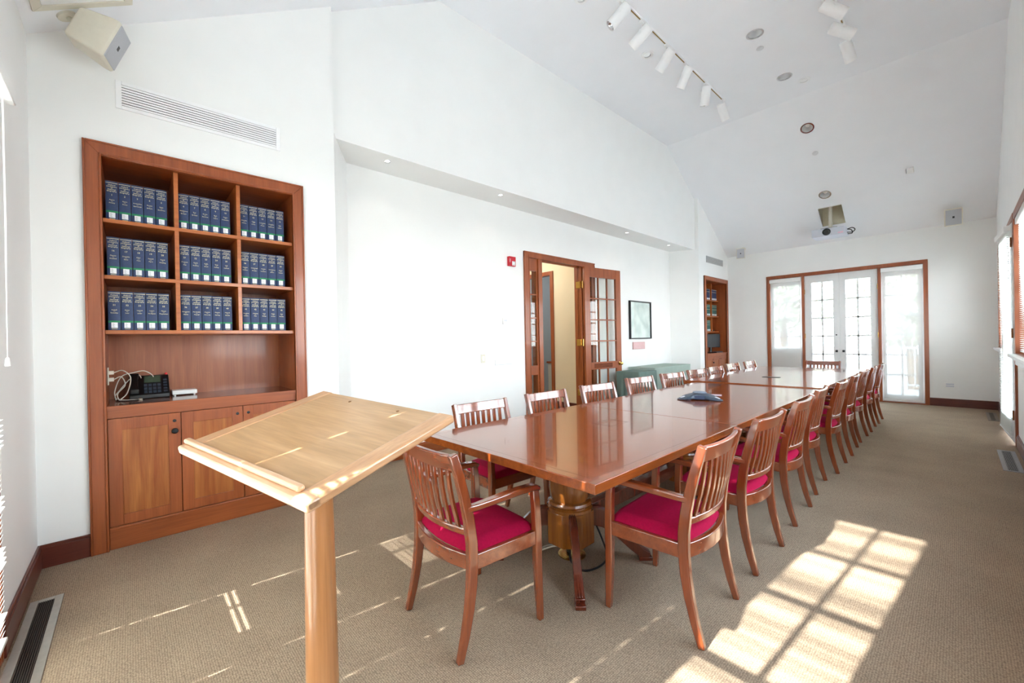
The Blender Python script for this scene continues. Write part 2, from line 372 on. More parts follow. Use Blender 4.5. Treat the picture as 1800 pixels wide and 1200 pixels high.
for nm, Y, s in (('wall_near', YN, -1), ('wall_far', YF, 1)):
    struct(plate(nm, [(-.1, 0), (1.0 if s < 0 else .87, 0), (1.0 if s < 0 else .87, 2.62), (3.40, 2.62), (3.40, 0), (XR+.14, 0), (XR+.14, ZL), (-.1, ZL)], [], FY(Y, s), .14, WALL))
# ceiling: two slopes and a flat middle, with round holes for the recessed fittings
DL_FLAT = [(2.104, 5.829), (2.107, 7.114), (2.17, 4.6)]
EYES = [(2.277, 7.431), (1.013, 5.147), (.992, 3.75)]
def sl_far(x, t, d): # t = horizontal Y, d = depth above
    k = math.hypot(YF-YC1, ZT-ZL); ny, nz = (ZT-ZL)/k, (YF-YC1)/k
    return (x, t+ny*d, zroof(t)+nz*d)
def sl_near(x, t, d):
    k = math.hypot(YC0-YN, ZT-ZL); ny, nz = -(ZT-ZL)/k, (YC0-YN)/k
    return (x, t+ny*d, zroof(t)+nz*d)
DL_SLOPE = [(2.118, 8.379), (2.123, 9.628)]
cf = plate('ceiling', rect(-.1, XR+.14, YC0, YC1), [circ(x, y, .085) for x, y in DL_FLAT]+[circ(x, y, .05, 14) for x, y in EYES], lambda a, c, d: (a, c, ZT+d), .04, CEIL)
struct(cf)
kf = (YF-YC1)/math.hypot(YF-YC1, ZT-ZL)
def ell(x, y, r, n=20): return [(x+r*math.cos(2*PI*k/n), y+r*kf*math.sin(2*PI*k/n)) for k in range(n)]
HX0, HX1, HY0, HY1 = 1.96, 2.325, 9.90, 10.305
struct(plate('ceiling_far_slope', rect(-.1, XR+.14, YC1, YF), [ell(x, y, .085) for x, y in DL_SLOPE]+[rect(HX0, HX1, HY0, HY1)], sl_far, .04, CEIL))
struct(plate('ceiling_near_slope', rect(-.1, XR+.14, YN, YC0), [], sl_near, .04, CEIL))
# square pocket in the far slope around the projector pole
b = MB()
zt = 4.12
for (x0, y0), (x1, y1) in (((HX0, HY0), (HX1, HY0)), ((HX1, HY0), (HX1, HY1)), ((HX1, HY1), (HX0, HY1)), ((HX0, HY1), (HX0, HY0))):
    dx, dy = (y1-y0), -(x1-x0); L = math.hypot(dx, dy); ox, oy = dx/L*.012, dy/L*.012
    b.add([(x0, y0, zroof(y0)+.002), (x1, y1, zroof(y1)+.002), (x1, y1, zt), (x0, y0, zt), (x0+ox, y0+oy, zroof(y0)+.004), (x1+ox, y1+oy, zroof(y1)+.004), (x1+ox, y1+oy, zt), (x0+ox, y0+oy, zt)],
          [(0, 1, 2, 3), (7, 6, 5, 4), (0, 3, 7, 4), (1, 5, 6, 2)])
b.box(HX0-.02, HX1+.02, HY0-.02, HY1+.02, zt, zt+.02)
struct(b.build('ceiling_pocket', base_mat('pocket_board', '#CFC6AC', .7, .1, var=.03)))

# baseboards
def bb(name, segs, mat):
    b = MB()
    for (x0, y0, x1, y1, nx, ny) in segs:
        t = Vector((x1-x0, y1-y0, 0)); L = t.length; t.normalize(); n = Vector((nx, ny, 0)).normalized(); c = Vector(((x0+x1)/2, (y0+y1)/2, 0))
        b.obox(c+n*.009+Vector((0, 0, .062)), t, n, (0, 0, 1), L/2, .009, .062)
        b.obox(c+n*.006+Vector((0, 0, .132)), t, n, (0, 0, 1), L/2, .006, .009)
    return struct(b.build(name, mat, bevel=.003))
bb('baseboard_left', [(0, YN, 0, -.205, 1, 0), (0, 1.105, 0, 1.385, 1, 0)], BASEM)
bb('baseboard_recess', [(0, 1.3775, -.538, 1.696, .319, .538), (-.538, 1.69, -.538, 4.268, 1, 0), (-.538, 5.998, -.538, 8.80, 1, 0), (-.538, 8.797, 0, 9.064, .267, -.538), (0, 9.05, 0, 9.284, 1, 0)], CHY)
bb('baseboard_far', [(0, YF, .834, YF, 0, -1), (3.431, YF, XR, YF, 0, -1)], BASEX)
bb('baseboard_near', [(0, YN, .995, YN, 0, 1), (3.431, YN, XR, YN, 0, 1)], BASEX)
bb('baseboard_right', [(XR, YN, XR, 7.40, -1, 0), (XR, 8.52, XR, YF, -1, 0)], BASEM)

# ------------------------------------------------------------------ glazed door set, used at both ends of the room
def bars(b, F, x0, x1, z0, z1, xs, zs, y0, y1, w=.015, mi=0):
    for x in xs: bx(b, F, x-w, x+w, y0, y1, z0, z1, mi)
    for z in zs: bx(b, F, x0, x1, y0, y1, z-w, z+w, mi)
def bx(b, F, x0, x1, y0, y1, z0, z1, mi=0):
    v = [F(x, y, z) for x in (x0, x1) for y in (y0, y1) for z in (z0, z1)]
    b.add(v, [(0, 1, 3, 2), (4, 6, 7, 5), (0, 4, 5, 1), (2, 3, 7, 6), (0, 2, 6, 4), (1, 5, 7, 3)], mi)
def ringbox(b, F, x0, x1, z0, z1, gx0, gx1, gz0, gz1, y0, y1):
    bx(b, F, x0, gx0, y0, y1, z0, z1); bx(b, F, gx1, x1, y0, y1, z0, z1)
    bx(b, F, gx0, gx1, y0, y1, z0, gz0); bx(b, F, gx0, gx1, y0, y1, gz1, z1)
ROWS = [2.05, 1.67, 1.29, .91, .53]
def french_set(num, F, wn0, near=False):
    root = sroot('door_%d' % num, (0, 0, 0))
    b = MB(); cl = .995 if near else .834; pl = 1.0 if near else .87
    for x0, x1 in ((cl, 1.037 if near else .90), (3.37, 3.431)): bx(b, F, x0, x1, -.008 if near else -.022, 0, 0, 2.66)
    bx(b, F, cl, 3.431, -.024, 0, 2.595, 2.66)
    for x0, x1 in ((pl, 1.022 if near else .90), (1.50, 1.545), (2.74, 2.785), (3.37, 3.40)): bx(b, F, x0, x1, -.012, .14, 0, 2.60)
    bx(b, F, pl, 3.40, -.012, .14, 2.59, 2.62)
    b.build('casing', CHV, root, bevel=.003)
    b = MB(); bx(b, F, pl, 3.40, -.01, .14, 0, .02); b.build('threshold', CHX, root)
    for k, (x0, x1, g0, g1) in enumerate(((1.547, 2.139, 1.67, 2.035), (2.143, 2.738, 2.24, 2.625))):
        b = MB(); ringbox(b, F, x0, x1, .022, 2.588, g0, g1, .15, 2.43, .03, .075)
        bars(b, F, g0, g1, .15, 2.43, [(g0+g1)/2], ROWS, .038, .066)
        lf = b.build('door_leaf', FRAMEW, root)
        g = MB(); bx(g, F, g0-.004, g1+.004, .05, .054, .146, 2.434); g.build('glass', GLASS, lf)
        kx = x1-.055 if k == 0 else x0+.055
        h = MB(); bx(h, F, kx-.02, kx+.02, .018, .03, .955, 1.0); bx(h, F, kx-.011, kx+.011, -.02, .02, .966, .989); h.build('lever_handle', BLACKH, lf, bevel=.003)
        if k == 0:
            h = MB(); bx(h, F, kx-.012, kx+.012, .022, .03, 1.3, 1.325); h.build('deadbolt', BLACKH, lf)
        h = MB()
        for z in (.35, 1.3, 2.25):
            hx = x0 if k == 0 else x1
            bx(h, F, hx-.008, hx+.008, .018, .03, z-.05, z+.05)
        h.build('hinge', BRASS, lf)
    # sidelights
    gl0 = 1.034 if near else .96
    s = sroot('window_%d' % wn0, (0, 0, 0))
    zb = .15 if near else 1.03
    b = MB(); ringbox(b, F, 1.022 if near else .90, 1.50, .02, 2.588, gl0, 1.45, zb, 2.42, .03, .07); bars(b, F, gl0, 1.45, zb, 2.42, [1.205], [z for z in ROWS if z > zb+.1], .038, .062)
    b.build('sash', FRAMEW, s)
    if not near:
        p = MB(); bx(p, F, 1.0, 1.41, .024, .03, .30, .94)
        for z in (.60, .68, .76): bx(p, F, 1.05, 1.36, .016, .026, z-.012, z+.012)
        p.build('louvred_panel', FRAMEW, s, bevel=.002)
    g = MB(); bx(g, F, gl0-.004, 1.454, .05, .054, zb-.004, 2.424); g.build('glass', GLASS, s)
    s = sroot('window_%d' % (wn0+1), (0, 0, 0))
    b = MB(); ringbox(b, F, 2.785, 3.37, .02, 2.588, 2.85, 3.29, .15, 2.42, .03, .07); bars(b, F, 2.85, 3.29, .15, 2.42, [3.07], ROWS, .038, .062)
    b.build('sash', FRAMEW, s)
    g = MB(); bx(g, F, 2.846, 3.294, .05, .054, .146, 2.424); g.build('glass', GLASS, s)
Ffar = lambda x, y, z: (x, YF+y, z)
Fnear = lambda x, y, z: (x, YN-y, z)
french_set(2, Ffar, 1)
french_set(3, Fnear, 3, True)

# roller shades on the far sidelights
def roller(x0, x1, z0, label):
    t = thing('roller_shade', ((x0+x1)/2, YF-.04, 2.5), label, 'roller shade', 'sheer roller shades on the far wall'); w = (x1-x0)/2
    b = MB(); b.box(-w, w, -.03, .04, -.005, .07); b.build('valance', WHITE, t, bevel=.004)
    b = MB(); b.box(-w+.02, w-.02, .018, .0195, z0-2.5, 0); b.build('sheer_fabric', SHADE, t)
    b = MB(); b.box(-w+.02, w-.02, .010, .028, z0-2.53, z0-2.5); b.build('bottom_rail', WHITE, t, bevel=.004)
roller(.905, 1.497, .12, 'white sheer roller shade over the narrow window left of the far double doors')
roller(2.79, 3.368, .07, 'white sheer roller shade over the narrow window right of the far double doors')

# venetian blinds; F maps (along, out from glass into room, z)
def blind(F, x0, x1, z0, z1, tilt, label, cord_at=None, vx=.008, vy=.04, jitter=0, rx=None, grp='white slatted blinds', gaps=()):
    c = F((x0+x1)/2, 0, z1)
    t = thing('venetian_blind', c, label, 'window blind', grp)
    G = lambda x, y, z: tuple(Vector(F(x, y, z))-Vector(c))
    b = MB(); bx(b, G, x0-vx, x1+.008, -.018, vy, z1-.01, z1+.055); b.build('valance', WHITE, t, bevel=.004)
    b = MB(); p = .0215; n = int((z1-z0-.04)/p); hw = .0125
    for i in range(n):
        z = z0+.03+i*p
        cr = .65*(cr if i else 0)+random.uniform(-1, 1)*.8; a = R(tilt+jitter*cr)
        if any(g0 < z < g1 for g0, g1 in gaps): a = R(random.uniform(-2, 15))
        dy, dz = hw*math.cos(a), hw*math.sin(a); e0 = random.uniform(-.004, .004)
        nx = .0004
        v = []
        for x in (x0+e0, x1+e0):
            for k in (-1, 0, 1):
                yy, zz = .006+k*dy, z+k*dz+(0 if k else .0014)
                v += [G(x, yy-nx*math.sin(a), zz+nx*math.cos(a)), G(x, yy+nx*math.sin(a), zz-nx*math.cos(a))]
        b.add(v, [(0, 2, 8, 6), (2, 4, 10, 8), (1, 7, 9, 3), (3, 9, 11, 5), (0, 6, 7, 1), (4, 5, 11, 10), (0, 1, 3, 2), (2, 3, 5, 4), (6, 8, 9, 7), (8, 10, 11, 9)])
    b.build('slats', SLAT, t)
    b = MB(); bx(b, G, x0, x1, -.006, .018, z0, z0+.016); b.build('bottom_rail', WHITE, t, bevel=.003)
    b = MB()
    for k in (.15, .85):
        x = x0+(x1-x0)*k
        b.tube([G(x, .006, z1), G(x, .006, z0+.01)], .0009, 5)
    b.build('ladder_cord', WHITE, t)
    if cord_at is not None:
        x, zz = cord_at; cy0 = vy-.005
        b = MB(); b.tube([G(x, cy0, z1-.005), G(x+.006, cy0+.001, z1-.5), G(x-.002, cy0-.001, zz+.25), G(x+.002, cy0-.001, zz)], .0016, 6)
        b.tube([G(x-.012, cy0, z1+.005), G(x-.012, cy0+.001, z1-.6), G(x-.010, cy0-.001, zz+.3), G(x+.001, cy0-.001, zz+.03)], .0016, 6)
        cd = b.build('pull_cord', WHITE, t, smooth=40)
        q = Vector(G(x+.002, cy0-.001, zz)); b = MB(); b.lathe([(.003, .0), (.006, -.004), (.0085, -.03), (.0085, -.034)], 12, q); b.build('tassel', WHITE, cd, smooth=40)
NB = lambda x, y, z: (x, YN+.012+y, z)
g4 = 'white slatted blinds on the near wall'
blind(NB, 1.046, 1.50, .10, 2.43, 68, 'white slatted blind with hanging pull cord at left edge of photo beside the near corner', vx=.10, vy=.062, cord_at=(1.20, 1.30), grp=g4, gaps=((.92, 1.04), (.66, .73), (.43, .50), (.20, .23)))
blind(NB, 1.6795, 2.037, .12, 2.46, 68, 'white closed slatted blind on the near left door leaf, behind the lectern', grp=g4)
blind(NB, 2.232, 2.6275, .12, 2.46, 68, 'white closed slatted blind on the near right door leaf, behind the camera', grp=g4)
blind(NB, 2.805, 3.35, .10, 2.50, -15, 'white slatted blind tilted open that lets the sun patch onto the carpet', jitter=17, grp=g4)

# ------------------------------------------------------------------ right wall windows and the ajar door
def rwin(num, y0, y1, bay, blinds):
    s = sroot('window_%d' % num, (0, 0, 0)); z0, z1 = 1.06, 2.6
    F = lambda y, d, z: (XR+d, y, z)
    b = MB()
    ringbox(b, F, y0-.07, y1+.07, z0-.01, z1+.07, y0, y1, z0, z1, -.02, 0)
    ringbox(b, F, y0, y1, z0, z1, y0+.012, y1-.012, z0+.012, z1-.012, -.02, .14)
    b.build('casing', CHV, s, bevel=.003)
    b = MB(); bx(b, F, y0-.10, y1+.10, -.075, .02, z0-.03, z0+.004); bx(b, F, y0-.08, y1+.08, -.018, 0, z0-.12, z0-.03); b.build('window_sill', FRAMEW, s, bevel=.005)
    b = MB(); n = bay; w = (y1-y0)/n
    for i in range(n):
        a, c = y0+i*w+.012, y0+(i+1)*w-.012
        ringbox(b, F, a, c, z0+.012, z1-.012, a+.05, c-.05, z0+.07, z1-.07, .07, .11)
        bars(b, F, a+.05, c-.05, z0+.07, z1-.07, [(a+c)/2], [z0+.07+(z1-z0-.14)*k/4 for k in (1, 2, 3)], .078, .104)
    b.build('sash', CHV, s)
    g = MB(); bx(g, F, y0+.03, y1-.03, .088, .092, z0+.03, z1-.03); g.build('glass', GLASS, s)
    FB = lambda y, d, z: (XR+.03-d, y, z)
    for a, c, lab in blinds: blind(FB, a, c, z0+.03, z1-.07, 2, lab, grp='white slatted blinds on the right wall windows', jitter=3)
rwin(5, 1.0, 4.3, 3, [])
rwin(6, 4.6, 7.35, 3, [(4.64, 7.31, 'white slatted blind at the right edge of photo, nearer side of the ajar door')])
rwin(7, 8.62, 10.1, 2, [(8.66, 10.06, 'white slatted blind on the farthest right wall window, by the far corner')])
d4 = sroot('door_4', (0, 0, 0))
F = lambda y, d, z: (XR+d, y, z)
b = MB()
for a, c in ((7.40, 7.47), (8.45, 8.52)): bx(b, F, a, c, -.022, 0, 0, 2.67)
bx(b, F, 7.40, 8.52, -.024, 0, 2.6, 2.67)
for a, c in ((7.47, 7.485), (8.435, 8.45)): bx(b, F, a, c, -.01, .14, 0, 2.6)
bx(b, F, 7.47, 8.45, -.01, .14, 2.585, 2.6); b.build('casing', CHV, d4, bevel=.003)
th = R(2.5)
def FD(a, d, z): # door leaf hinged at (XR-.0, 7.49), swung a little into the room
    return (XR-.005-a*math.sin(th)+d*math.cos(th), 7.49+a*math.cos(th)+d*math.sin(th), z)
b = MB(); ringbox(b, FD, 0, .93, .03, 2.575, .13, .80, .30, 2.43, -.02, .025); bars(b, FD, .13, .80, .30, 2.43, [.465], [.7, 1.13, 1.56, 2.0], -.012, .018)
lf = b.build('door_leaf', FRAMEW, d4)
g = MB(); bx(g, FD, .126, .804, .0, .004, .296, 2.434); g.build('glass', GLASS, lf)
b = MB()
for z in (.35, 1.3, 2.35): bx(b, FD, -.012, .012, -.034, -.02, z-.055, z+.055)
b.build('hinge', base_mat('dark_brass', '#8A5A32', .4, metal=.6), lf)
FDB = lambda a, d, z: FD(a, -.035-d, z)
blind(FDB, .06, .90, 0.09, 2.50, 12, 'full length white slatted blind hung on the ajar glazed door in the right wall', grp='white slatted blinds on the right wall', jitter=3)

# ------------------------------------------------------------------ hall behind the open left door
b = MB()
for args in ((-3.4, -.68, 6.05, 6.15, 2.75, 3.0), (-1.60, -.68, 6.05, 6.15, 0, 2.75), (-3.4, -2.55, 6.05, 6.15, 0, 2.75), (-2.55, -1.60, 6.05, 6.15, 2.60, 2.75)): b.box(*args)
b.box(-3.5, -3.4, 2.9, 6.15, 0, 3.0); b.box(-3.4, -.68, 2.9, 3.0, 0, 3.0)
b.box(-.685, -.68, 2.9, 4.36, 0, 3.0); b.box(-.685, -.68, 5.93, 6.15, 0, 3.0); b.box(-.685, -.68, 4.36, 5.93, 2.585, 3.0)
struct(b.build('wall_hall', HALLW))
b = MB(); b.box(-3.5, -.68, 2.9, 9.2, 3.0, 3.05); struct(b.build('ceiling_hall', CEIL))
b = MB(); b.box(-3.5, -.69, 9.1, 9.2, 0, 3.0); b.box(-3.5, -3.4, 6.15, 9.2, 0, 3.0); b.box(-.80, -.69, 6.15, 9.2, 0, 3.0); struct(b.build('wall_side_room', HALLG))
b = MB(); b.box(-1.60, -1.525, 6.025, 6.05, 0, 2.66); b.box(-2.63, -2.55, 6.025, 6.05, 0, 2.66); b.box(-2.55, -1.60, 6.025, 6.05, 2.585, 2.66)
b.box(-1.615, -1.60, 6.05, 6.15, 0, 2.60); b.box(-2.55, -2.535, 6.05, 6.15, 0, 2.60); b.box(-2.55, -1.6, 6.05, 6.15, 2.585, 2.60)
struct(b.build('trim_1', CHV, bevel=.003))
b = MB(); b.box(-1.525, -.685, 6.03, 6.05, 0, .14); b.box(-3.4, -2.63, 6.03, 6.05, 0, .14); struct(b.build('baseboard_hall', BASEX))
lamp('hall_fill_light', (-1.9, 5.0, 2.85), 15, .12, (1, .93, .82)); lamp('side_room_fill_light', (-2.1, 7.6, 2.8), 6, .12, (.85, .93, 1))  # added bare point lamps, out of view, to brighten hall and side room
t = thing('side_counter', (-1.98, 7.2, 0), 'wooden side counter seen through the far doorway of the hall', 'counter')
b = MB(); b.box(-.55, .25, -.3, 1.2, .80, .84); b.build('worktop', CHX, t, bevel=.004)
b = MB(); b.box(-.53, .23, -.27, 1.17, 0, .80); b.build('cabinet', HALLG, t)
t = thing('desk_lamp', (-1.93, 7.15, .84), 'small black desk lamp on the counter beyond the hall doorway', 'lamp')
b = MB(); b.lathe([(.06, 0), (.06, .015), (.012, .02)], 16); b.build('base', BLACKP, t, smooth=40)
b = MB(); b.tube([(0, 0, .015), (0, 0, .16), (-.05, 0, .26), (-.16, 0, .27)], .008, 8); b.build('stem', BLACKP, t, smooth=40)
b = MB(); b.lathe([(.02, .03), (.055, -.04), (.052, -.04), (.016, .026)], 14, (-.17, 0, .26)); b.build('lamp_shade', BLACKP, t, smooth=40)

# left glazed door with sidelights
d1 = sroot('door_1', (0, 0, 0))
F = lambda y, d, z: (-.538-d, y, z)
b = MB()
bx(b, F, 4.268, 4.375, -.022, 0, 0, 2.643); bx(b, F, 5.905, 5.998, -.022, 0, 0, 2.643); bx(b, F, 4.268, 5.998, -.024, 0, 2.555, 2.643)
for a, c in ((4.36, 4.385), (4.575, 4.66), (5.625, 5.71), (5.905, 5.93)): bx(b, F, a, c, -.012, .14, 0, 2.585)
bx(b, F, 4.36, 5.93, -.012, .14, 2.555, 2.585)
for a, c in ((4.268, 4.285), (4.36, 4.378), (5.98, 5.998)): bx(b, F, a, c, -.028, -.02, 0, 2.60)
bx(b, F, 4.268, 5.998, -.030, -.02, 2.62, 2.643)
for a in (4.645, 5.625): bx(b, F, a, a+.015, .05, .065, 0, 2.555)
bx(b, F, 4.66, 5.625, .05, .065, 2.54, 2.555)
b.build('casing', CHV, d1, bevel=.003)
for y0, y1 in ((4.385, 4.575), (5.71, 5.905)):
    b = MB(); g0, g1 = y0+.026, y1-.026
    ringbox(b, F, y0, y1, .01, 2.555, g0, g1, .14, 2.37, .012, .052)
    bars(b, F, g0, g1, .14, 2.37, [], [2.015, 1.66, 1.305, .46], .018, .046, .009); bx(b, F, g0, g1, .012, .052, .80, .94)
    s = b.build('sidelight', CHV, d1)
    g = MB(); bx(g, F, g0-.003, g1+.003, .030, .034, .14, 2.37); g.build('glass', GLASS, s)
al = R(7.0)
def FL(a, d, z): return (-.505+a*math.sin(al)+d*math.cos(al), 5.635+a*math.cos(al)-d*math.sin(al), z)
b = MB(); LW = .915
ringbox(b, FL, 0, LW, .012, 2.548, .125, LW-.125, .13, 2.385, 0, .044)
b2 = [.125+(LW-.25)*k/3 for k in (1, 2)]
bars(b, FL, .125, LW-.125, .13, 2.385, b2, [2.02, 1.655, 1.29, .46], .007, .037, .010)
bx(b, FL, .125, LW-.125, 0, .044, .80, .925)
lf = b.build('door_leaf', CHV, d1, bevel=.002)
g = MB(); bx(g, FL, .12, LW-.12, .020, .024, .125, 2.39); g.build('glass', GLASS, lf)
b = MB(); bx(b, FL, .20, .66, .044, .050, .825, .90); b.build('push_plate', CTRM, lf, bevel=.003)
b = MB()
kb = Vector(FL(LW-.06, .044, .88)); ax = Vector(FL(0, 1, 0))-Vector(FL(0, 0, 0))
M = ax.to_track_quat('Z', 'Y').to_matrix().to_4x4()
b.lathe([(.03, 0), (.03, .006), (.012, .01), (.011, .03), (.026, .038), (.03, .052), (.024, .064), (.008, .068)], 18, kb, M); b.build('door_knob', BRASS, lf, smooth=40)
for z in (.42, 1.27, 2.25):
    b = MB(); bx(b, FL, .0, .05, -.004, .002, z-.055, z+.055); bx(b, F, 5.575, 5.625, -.006, -.012, z-.055, z+.055)
    p = FL(-.004, -.004, 0); b.tube([(p[0], p[1], z-.058), (p[0], p[1], z+.058)], .009, 10); b.build('hinge', BRASS, lf)
    b = MB(); b.box(-.64, -.545, 5.619, 5.6245, z-.055, z+.055); b.build('hinge_plate', BRASS, d1)

# ------------------------------------------------------------------ built-in bookcases
def bookcase(y0, y1, shelf_x, label, near=True):
    t = thing('built_in_bookcase', (0, y0, 0), label, 'bookcase', 'built-in cherry bookcases')
    w = y1-y0; H = 2.676; c = .087; i0, i1, it = c, w-c, 2.583; dep = -.42 if not near else -.50
    b = MB()
    b.prism([(0, 0), (c, 0), (c, it), (0, H)], lambda y, z, d: (d, y, z), .0005, .022)
    b.prism([(w, 0), (w-c, 0), (w-c, it), (w, H)], lambda y, z, d: (d, y, z), .0005, .022)
    b.prism([(0, H), (w, H), (w-c, it), (c, it)], lambda y, z, d: (d, y, z), .0005, .022)
    b.build('casing', CHV, t, bevel=.003)
    b = MB()
    for k, (o, x1, ww) in enumerate(((0, .03, .012), (c-.014, .028, .014))):
        b.box(.0005, x1, o, o+ww, 0, H-o); b.box(.0005, x1, w-o-ww, w-o, 0, H-o); b.box(.0005, x1, o+ww, w-o-ww, H-o-ww, H-o)
    b.build('casing_bead', CHV, t, bevel=.004)
    b = MB(); b.box(dep-.02, dep, i0-.04, i1+.04, 0, it+.04); b.build('back_panel', BACKP, t)
    for y in (i0-.04, i1):
        b = MB(); b.box(dep, .0, y, y+.04, 0, it); b.build('side_panel', CHV, t)
    b = MB(); b.box(dep, .0, i0-.04, i1+.04, it, it+.04); b.build('top_panel', CHY, t)
    zs = (2.188, 1.814, 1.449); iw = (i1-i0)
    for z in zs:
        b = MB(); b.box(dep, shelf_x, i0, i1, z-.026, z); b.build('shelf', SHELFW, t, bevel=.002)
    tops = [it, 2.188-.026, 1.814-.026]
    ys = [i0+iw*k/3-.013+.001*0 for k in (1, 2)]
    for z, tp in zip(zs, tops):
        for y in ys:
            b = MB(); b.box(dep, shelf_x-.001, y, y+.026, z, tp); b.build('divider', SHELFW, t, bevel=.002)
    b = MB(); b.box(dep, .012, i0, i1, .920, .948); b.build('counter', CTRM, t, bevel=.004)
    b = MB(); b.box(.0125, .016, i0, i1, .921, .947); b.build('counter_edge', CHY, t)
    b = MB(); b.box(-.02, .0, i0, i1, .864, .920); b.build('face_rail', CHY, t)
    b = MB(); b.box(-.02, .002, i0, i1, 0, .146); b.box(.002, .008, i0, i1, .128, .142); b.build('plinth', CHY, t, bevel=.003)
    dw = iw/3
    for k in range(3):
        a, e = i0+dw*k+.002, i0+dw*(k+1)-.002; z0, z1 = .150, .860; s = .068
        b = MB()
        b.box(-.02, .002, a, a+s, z0, z1); b.box(-.02, .002, e-s, e, z0, z1); b.box(-.02, .002, a+s, e-s, z0, z0+s); b.box(-.02, .002, a+s, e-s, z1-s-.01, z1)
        d = b.build('cabinet_door', CHV, t, bevel=.0015)
        p = MB(); p.box(-.02, -.006, a+s-.004, e-s+.004, z0+s-.004, z1-s-.006); p.build('door_panel', DOORP, d)
        sy = e-.034 if k != 2 else a+.034
        M = Matrix.Rotation(PI/2, 4, 'Y')
        p = MB(); p.lathe([(.0105, 0), (.0105, .004), (.007, .006)], 16, (.002, sy, .805), M); p.build('lock', BLACKH, d, smooth=40)
        if k == 0:
            p = MB(); p.lathe([(.010, 0), (.010, .012), (.019, .016), (.020, .022), (.015, .028), (.004, .030)], 20, (.002, sy, .735), M); p.build('knob', BLACKH, d, smooth=40)
    return t
bookcase(-.205, 1.105, -.012, 'built-in cherry bookcase full of blue volumes behind the lectern')
bookcase(9.284, 10.629, -.17, 'built-in cherry bookcase holding a black monitor in the far left corner', False)

RANGES = ['Aaron Amory', 'Amos Avory', 'Avranches Barnewall', 'Barney Bellasis', 'Belle Blackman', 'Blackmore Bowyer', 'Box Browell', 'Brown Burstow', 'Burt Capon', 'Cappe Chancellor',
 'Chandler Cleeve', 'Clegg Const', 'Constable Crane', 'Cranfield Dalwood', 'Daly Dewar', 'Dewes Dryland', 'Drysdale Ekins', 'Elder Fane', 'Fannell Flynn', 'Foard Freeling',
 'Freeman Gay', 'Geach Godfrey', 'Goffe Grant', 'Gray Haliday', 'Hall Hatfield', 'Haydon Herbert', 'Hickeringill Hooper', 'Horden Hutchins', 'Hutchinson Jeffery', 'Jenner Keayne',
 'Kebell Knowlys', 'Knox Lear', 'Leared Lister', 'Liston McAlpine', 'Macan Macpherson', 'Macquarie Martin', 'Martindale Meynell', 'Meyrick Morande', 'Morant Murray', 'Murrell Nooth',
 'Norbury Osborn', 'Osborne Pate', 'Patel Phelips', 'Phelps Poston', 'Pote Randles']
BW, BH, BD = .0605, .262, .185
def book_body(name, w, h, d, mat, n=6):
    """hard cover book standing on z = 0, spine facing +x, a little rounded"""
    b = MB(); sp = []
    for k in range(n+1):
        y = -w/2+w*k/n; sp.append((-.004*(2*y/w)**2, y))
    prof = sp+[(-d, w/2), (-d, w/2-.003), (-.006, w/2-.003), (-.006, -w/2+.003), (-d, -w/2+.003), (-d, -w/2)]
    b.prism(prof, lambda x, y, z: (x, y, z), 0, h)
    return b.build(name, mat, smooth=30)
def spine_x(y, w): return -.004*(2*y/w)**2
body0 = None
def big_book(i, loc, label, grp):
    global body0
    if body0 is None:
        o = book_body('book', BW, BH, BD, NAVY); body0 = o
        p = MB(); p.box(-BD+.006, -.006, -BW/2+.003, BW/2-.003, .004, BH-.004); big_book.pages = p.build('page_block', PAGES, o)
        p = MB(); p.grid(lambda u, v: (spine_x(BW*(u-.5), BW)+.0003, BW*(u-.5), .052+v*.013), 6, 1); big_book.band = p.build('colour_band', GBAND, o)
        p = MB(); p.grid(lambda u, v: (spine_x(.031*(u-.5), BW)+.0009, .031*(u-.5), .0165+v*.036), 4, 1)
        for k in range(4): p.add([(.0011, -.010+.0*k, .046-k*.007), (.0011, -.002+.003*(k % 2), .046-k*.007), (.0011, -.002+.003*(k % 2), .0435-k*.007), (.0011, -.010, .0435-k*.007)], [(0, 1, 2, 3)], 1)
        big_book.lab = p.build('shelf_label', [PAPER, GREYINK], o)
    else:
        o = body0.copy(); COL.objects.link(o)
        for c in (big_book.pages, big_book.band, big_book.lab):
            k = c.copy(); COL.objects.link(k); k.parent = o
    o.location = loc
    p = MB(); fn = lambda a, c: (spine_x(a, BW)+.0005, a, c)
    for (a0, a1, z0, z1) in ((-BW/2+.001, BW/2-.001, .249, .252), (-.014, .014, .0085, .0112)):
        p.grid(lambda u, v: fn(a0+(a1-a0)*u, z0+(z1-z0)*v), 6, 1)
    for s, z in (('Oxford', .233), ('Dictionary', .222), ('of', .213), ('National', .203), ('Biography', .192)): add_text(p, s, fn, 0, z, .0088, .05)
    add_text(p, str(i), fn, 0, .165, .0115)
    r = RANGES[i-1].split()
    add_text(p, r[0], fn, 0, .134, .0078, .046); p.grid(lambda u, v: fn(-.005+.01*u, .1275+.0012*v), 1, 1); add_text(p, r[1], fn, 0, .114, .0078, .046)
    p.build('spine_lettering', GOLD, o)
    return tag(o, label, 'book', grp)
cells = ('left', 'middle', 'right'); rowsn = ('top', 'middle', 'lowest'); order = ('first', 'second', 'third', 'fourth', 'fifth')
i = 0
for r, z in enumerate((2.188, 1.814, 1.449)):
    for c in range(3):
        y0 = (-.105, .274, .652)[c]
        for k in range(5):
            i += 1
            y = y0+.0318+k*.0636
            big_book(i, (-.052+random.uniform(-.003, .003), y, z),
                     'navy volume numbered %d, %s from left in %s cell of near %s shelf' % (i, order[k], cells[c], rowsn[r]), 'blue reference volumes in the near bookcase')
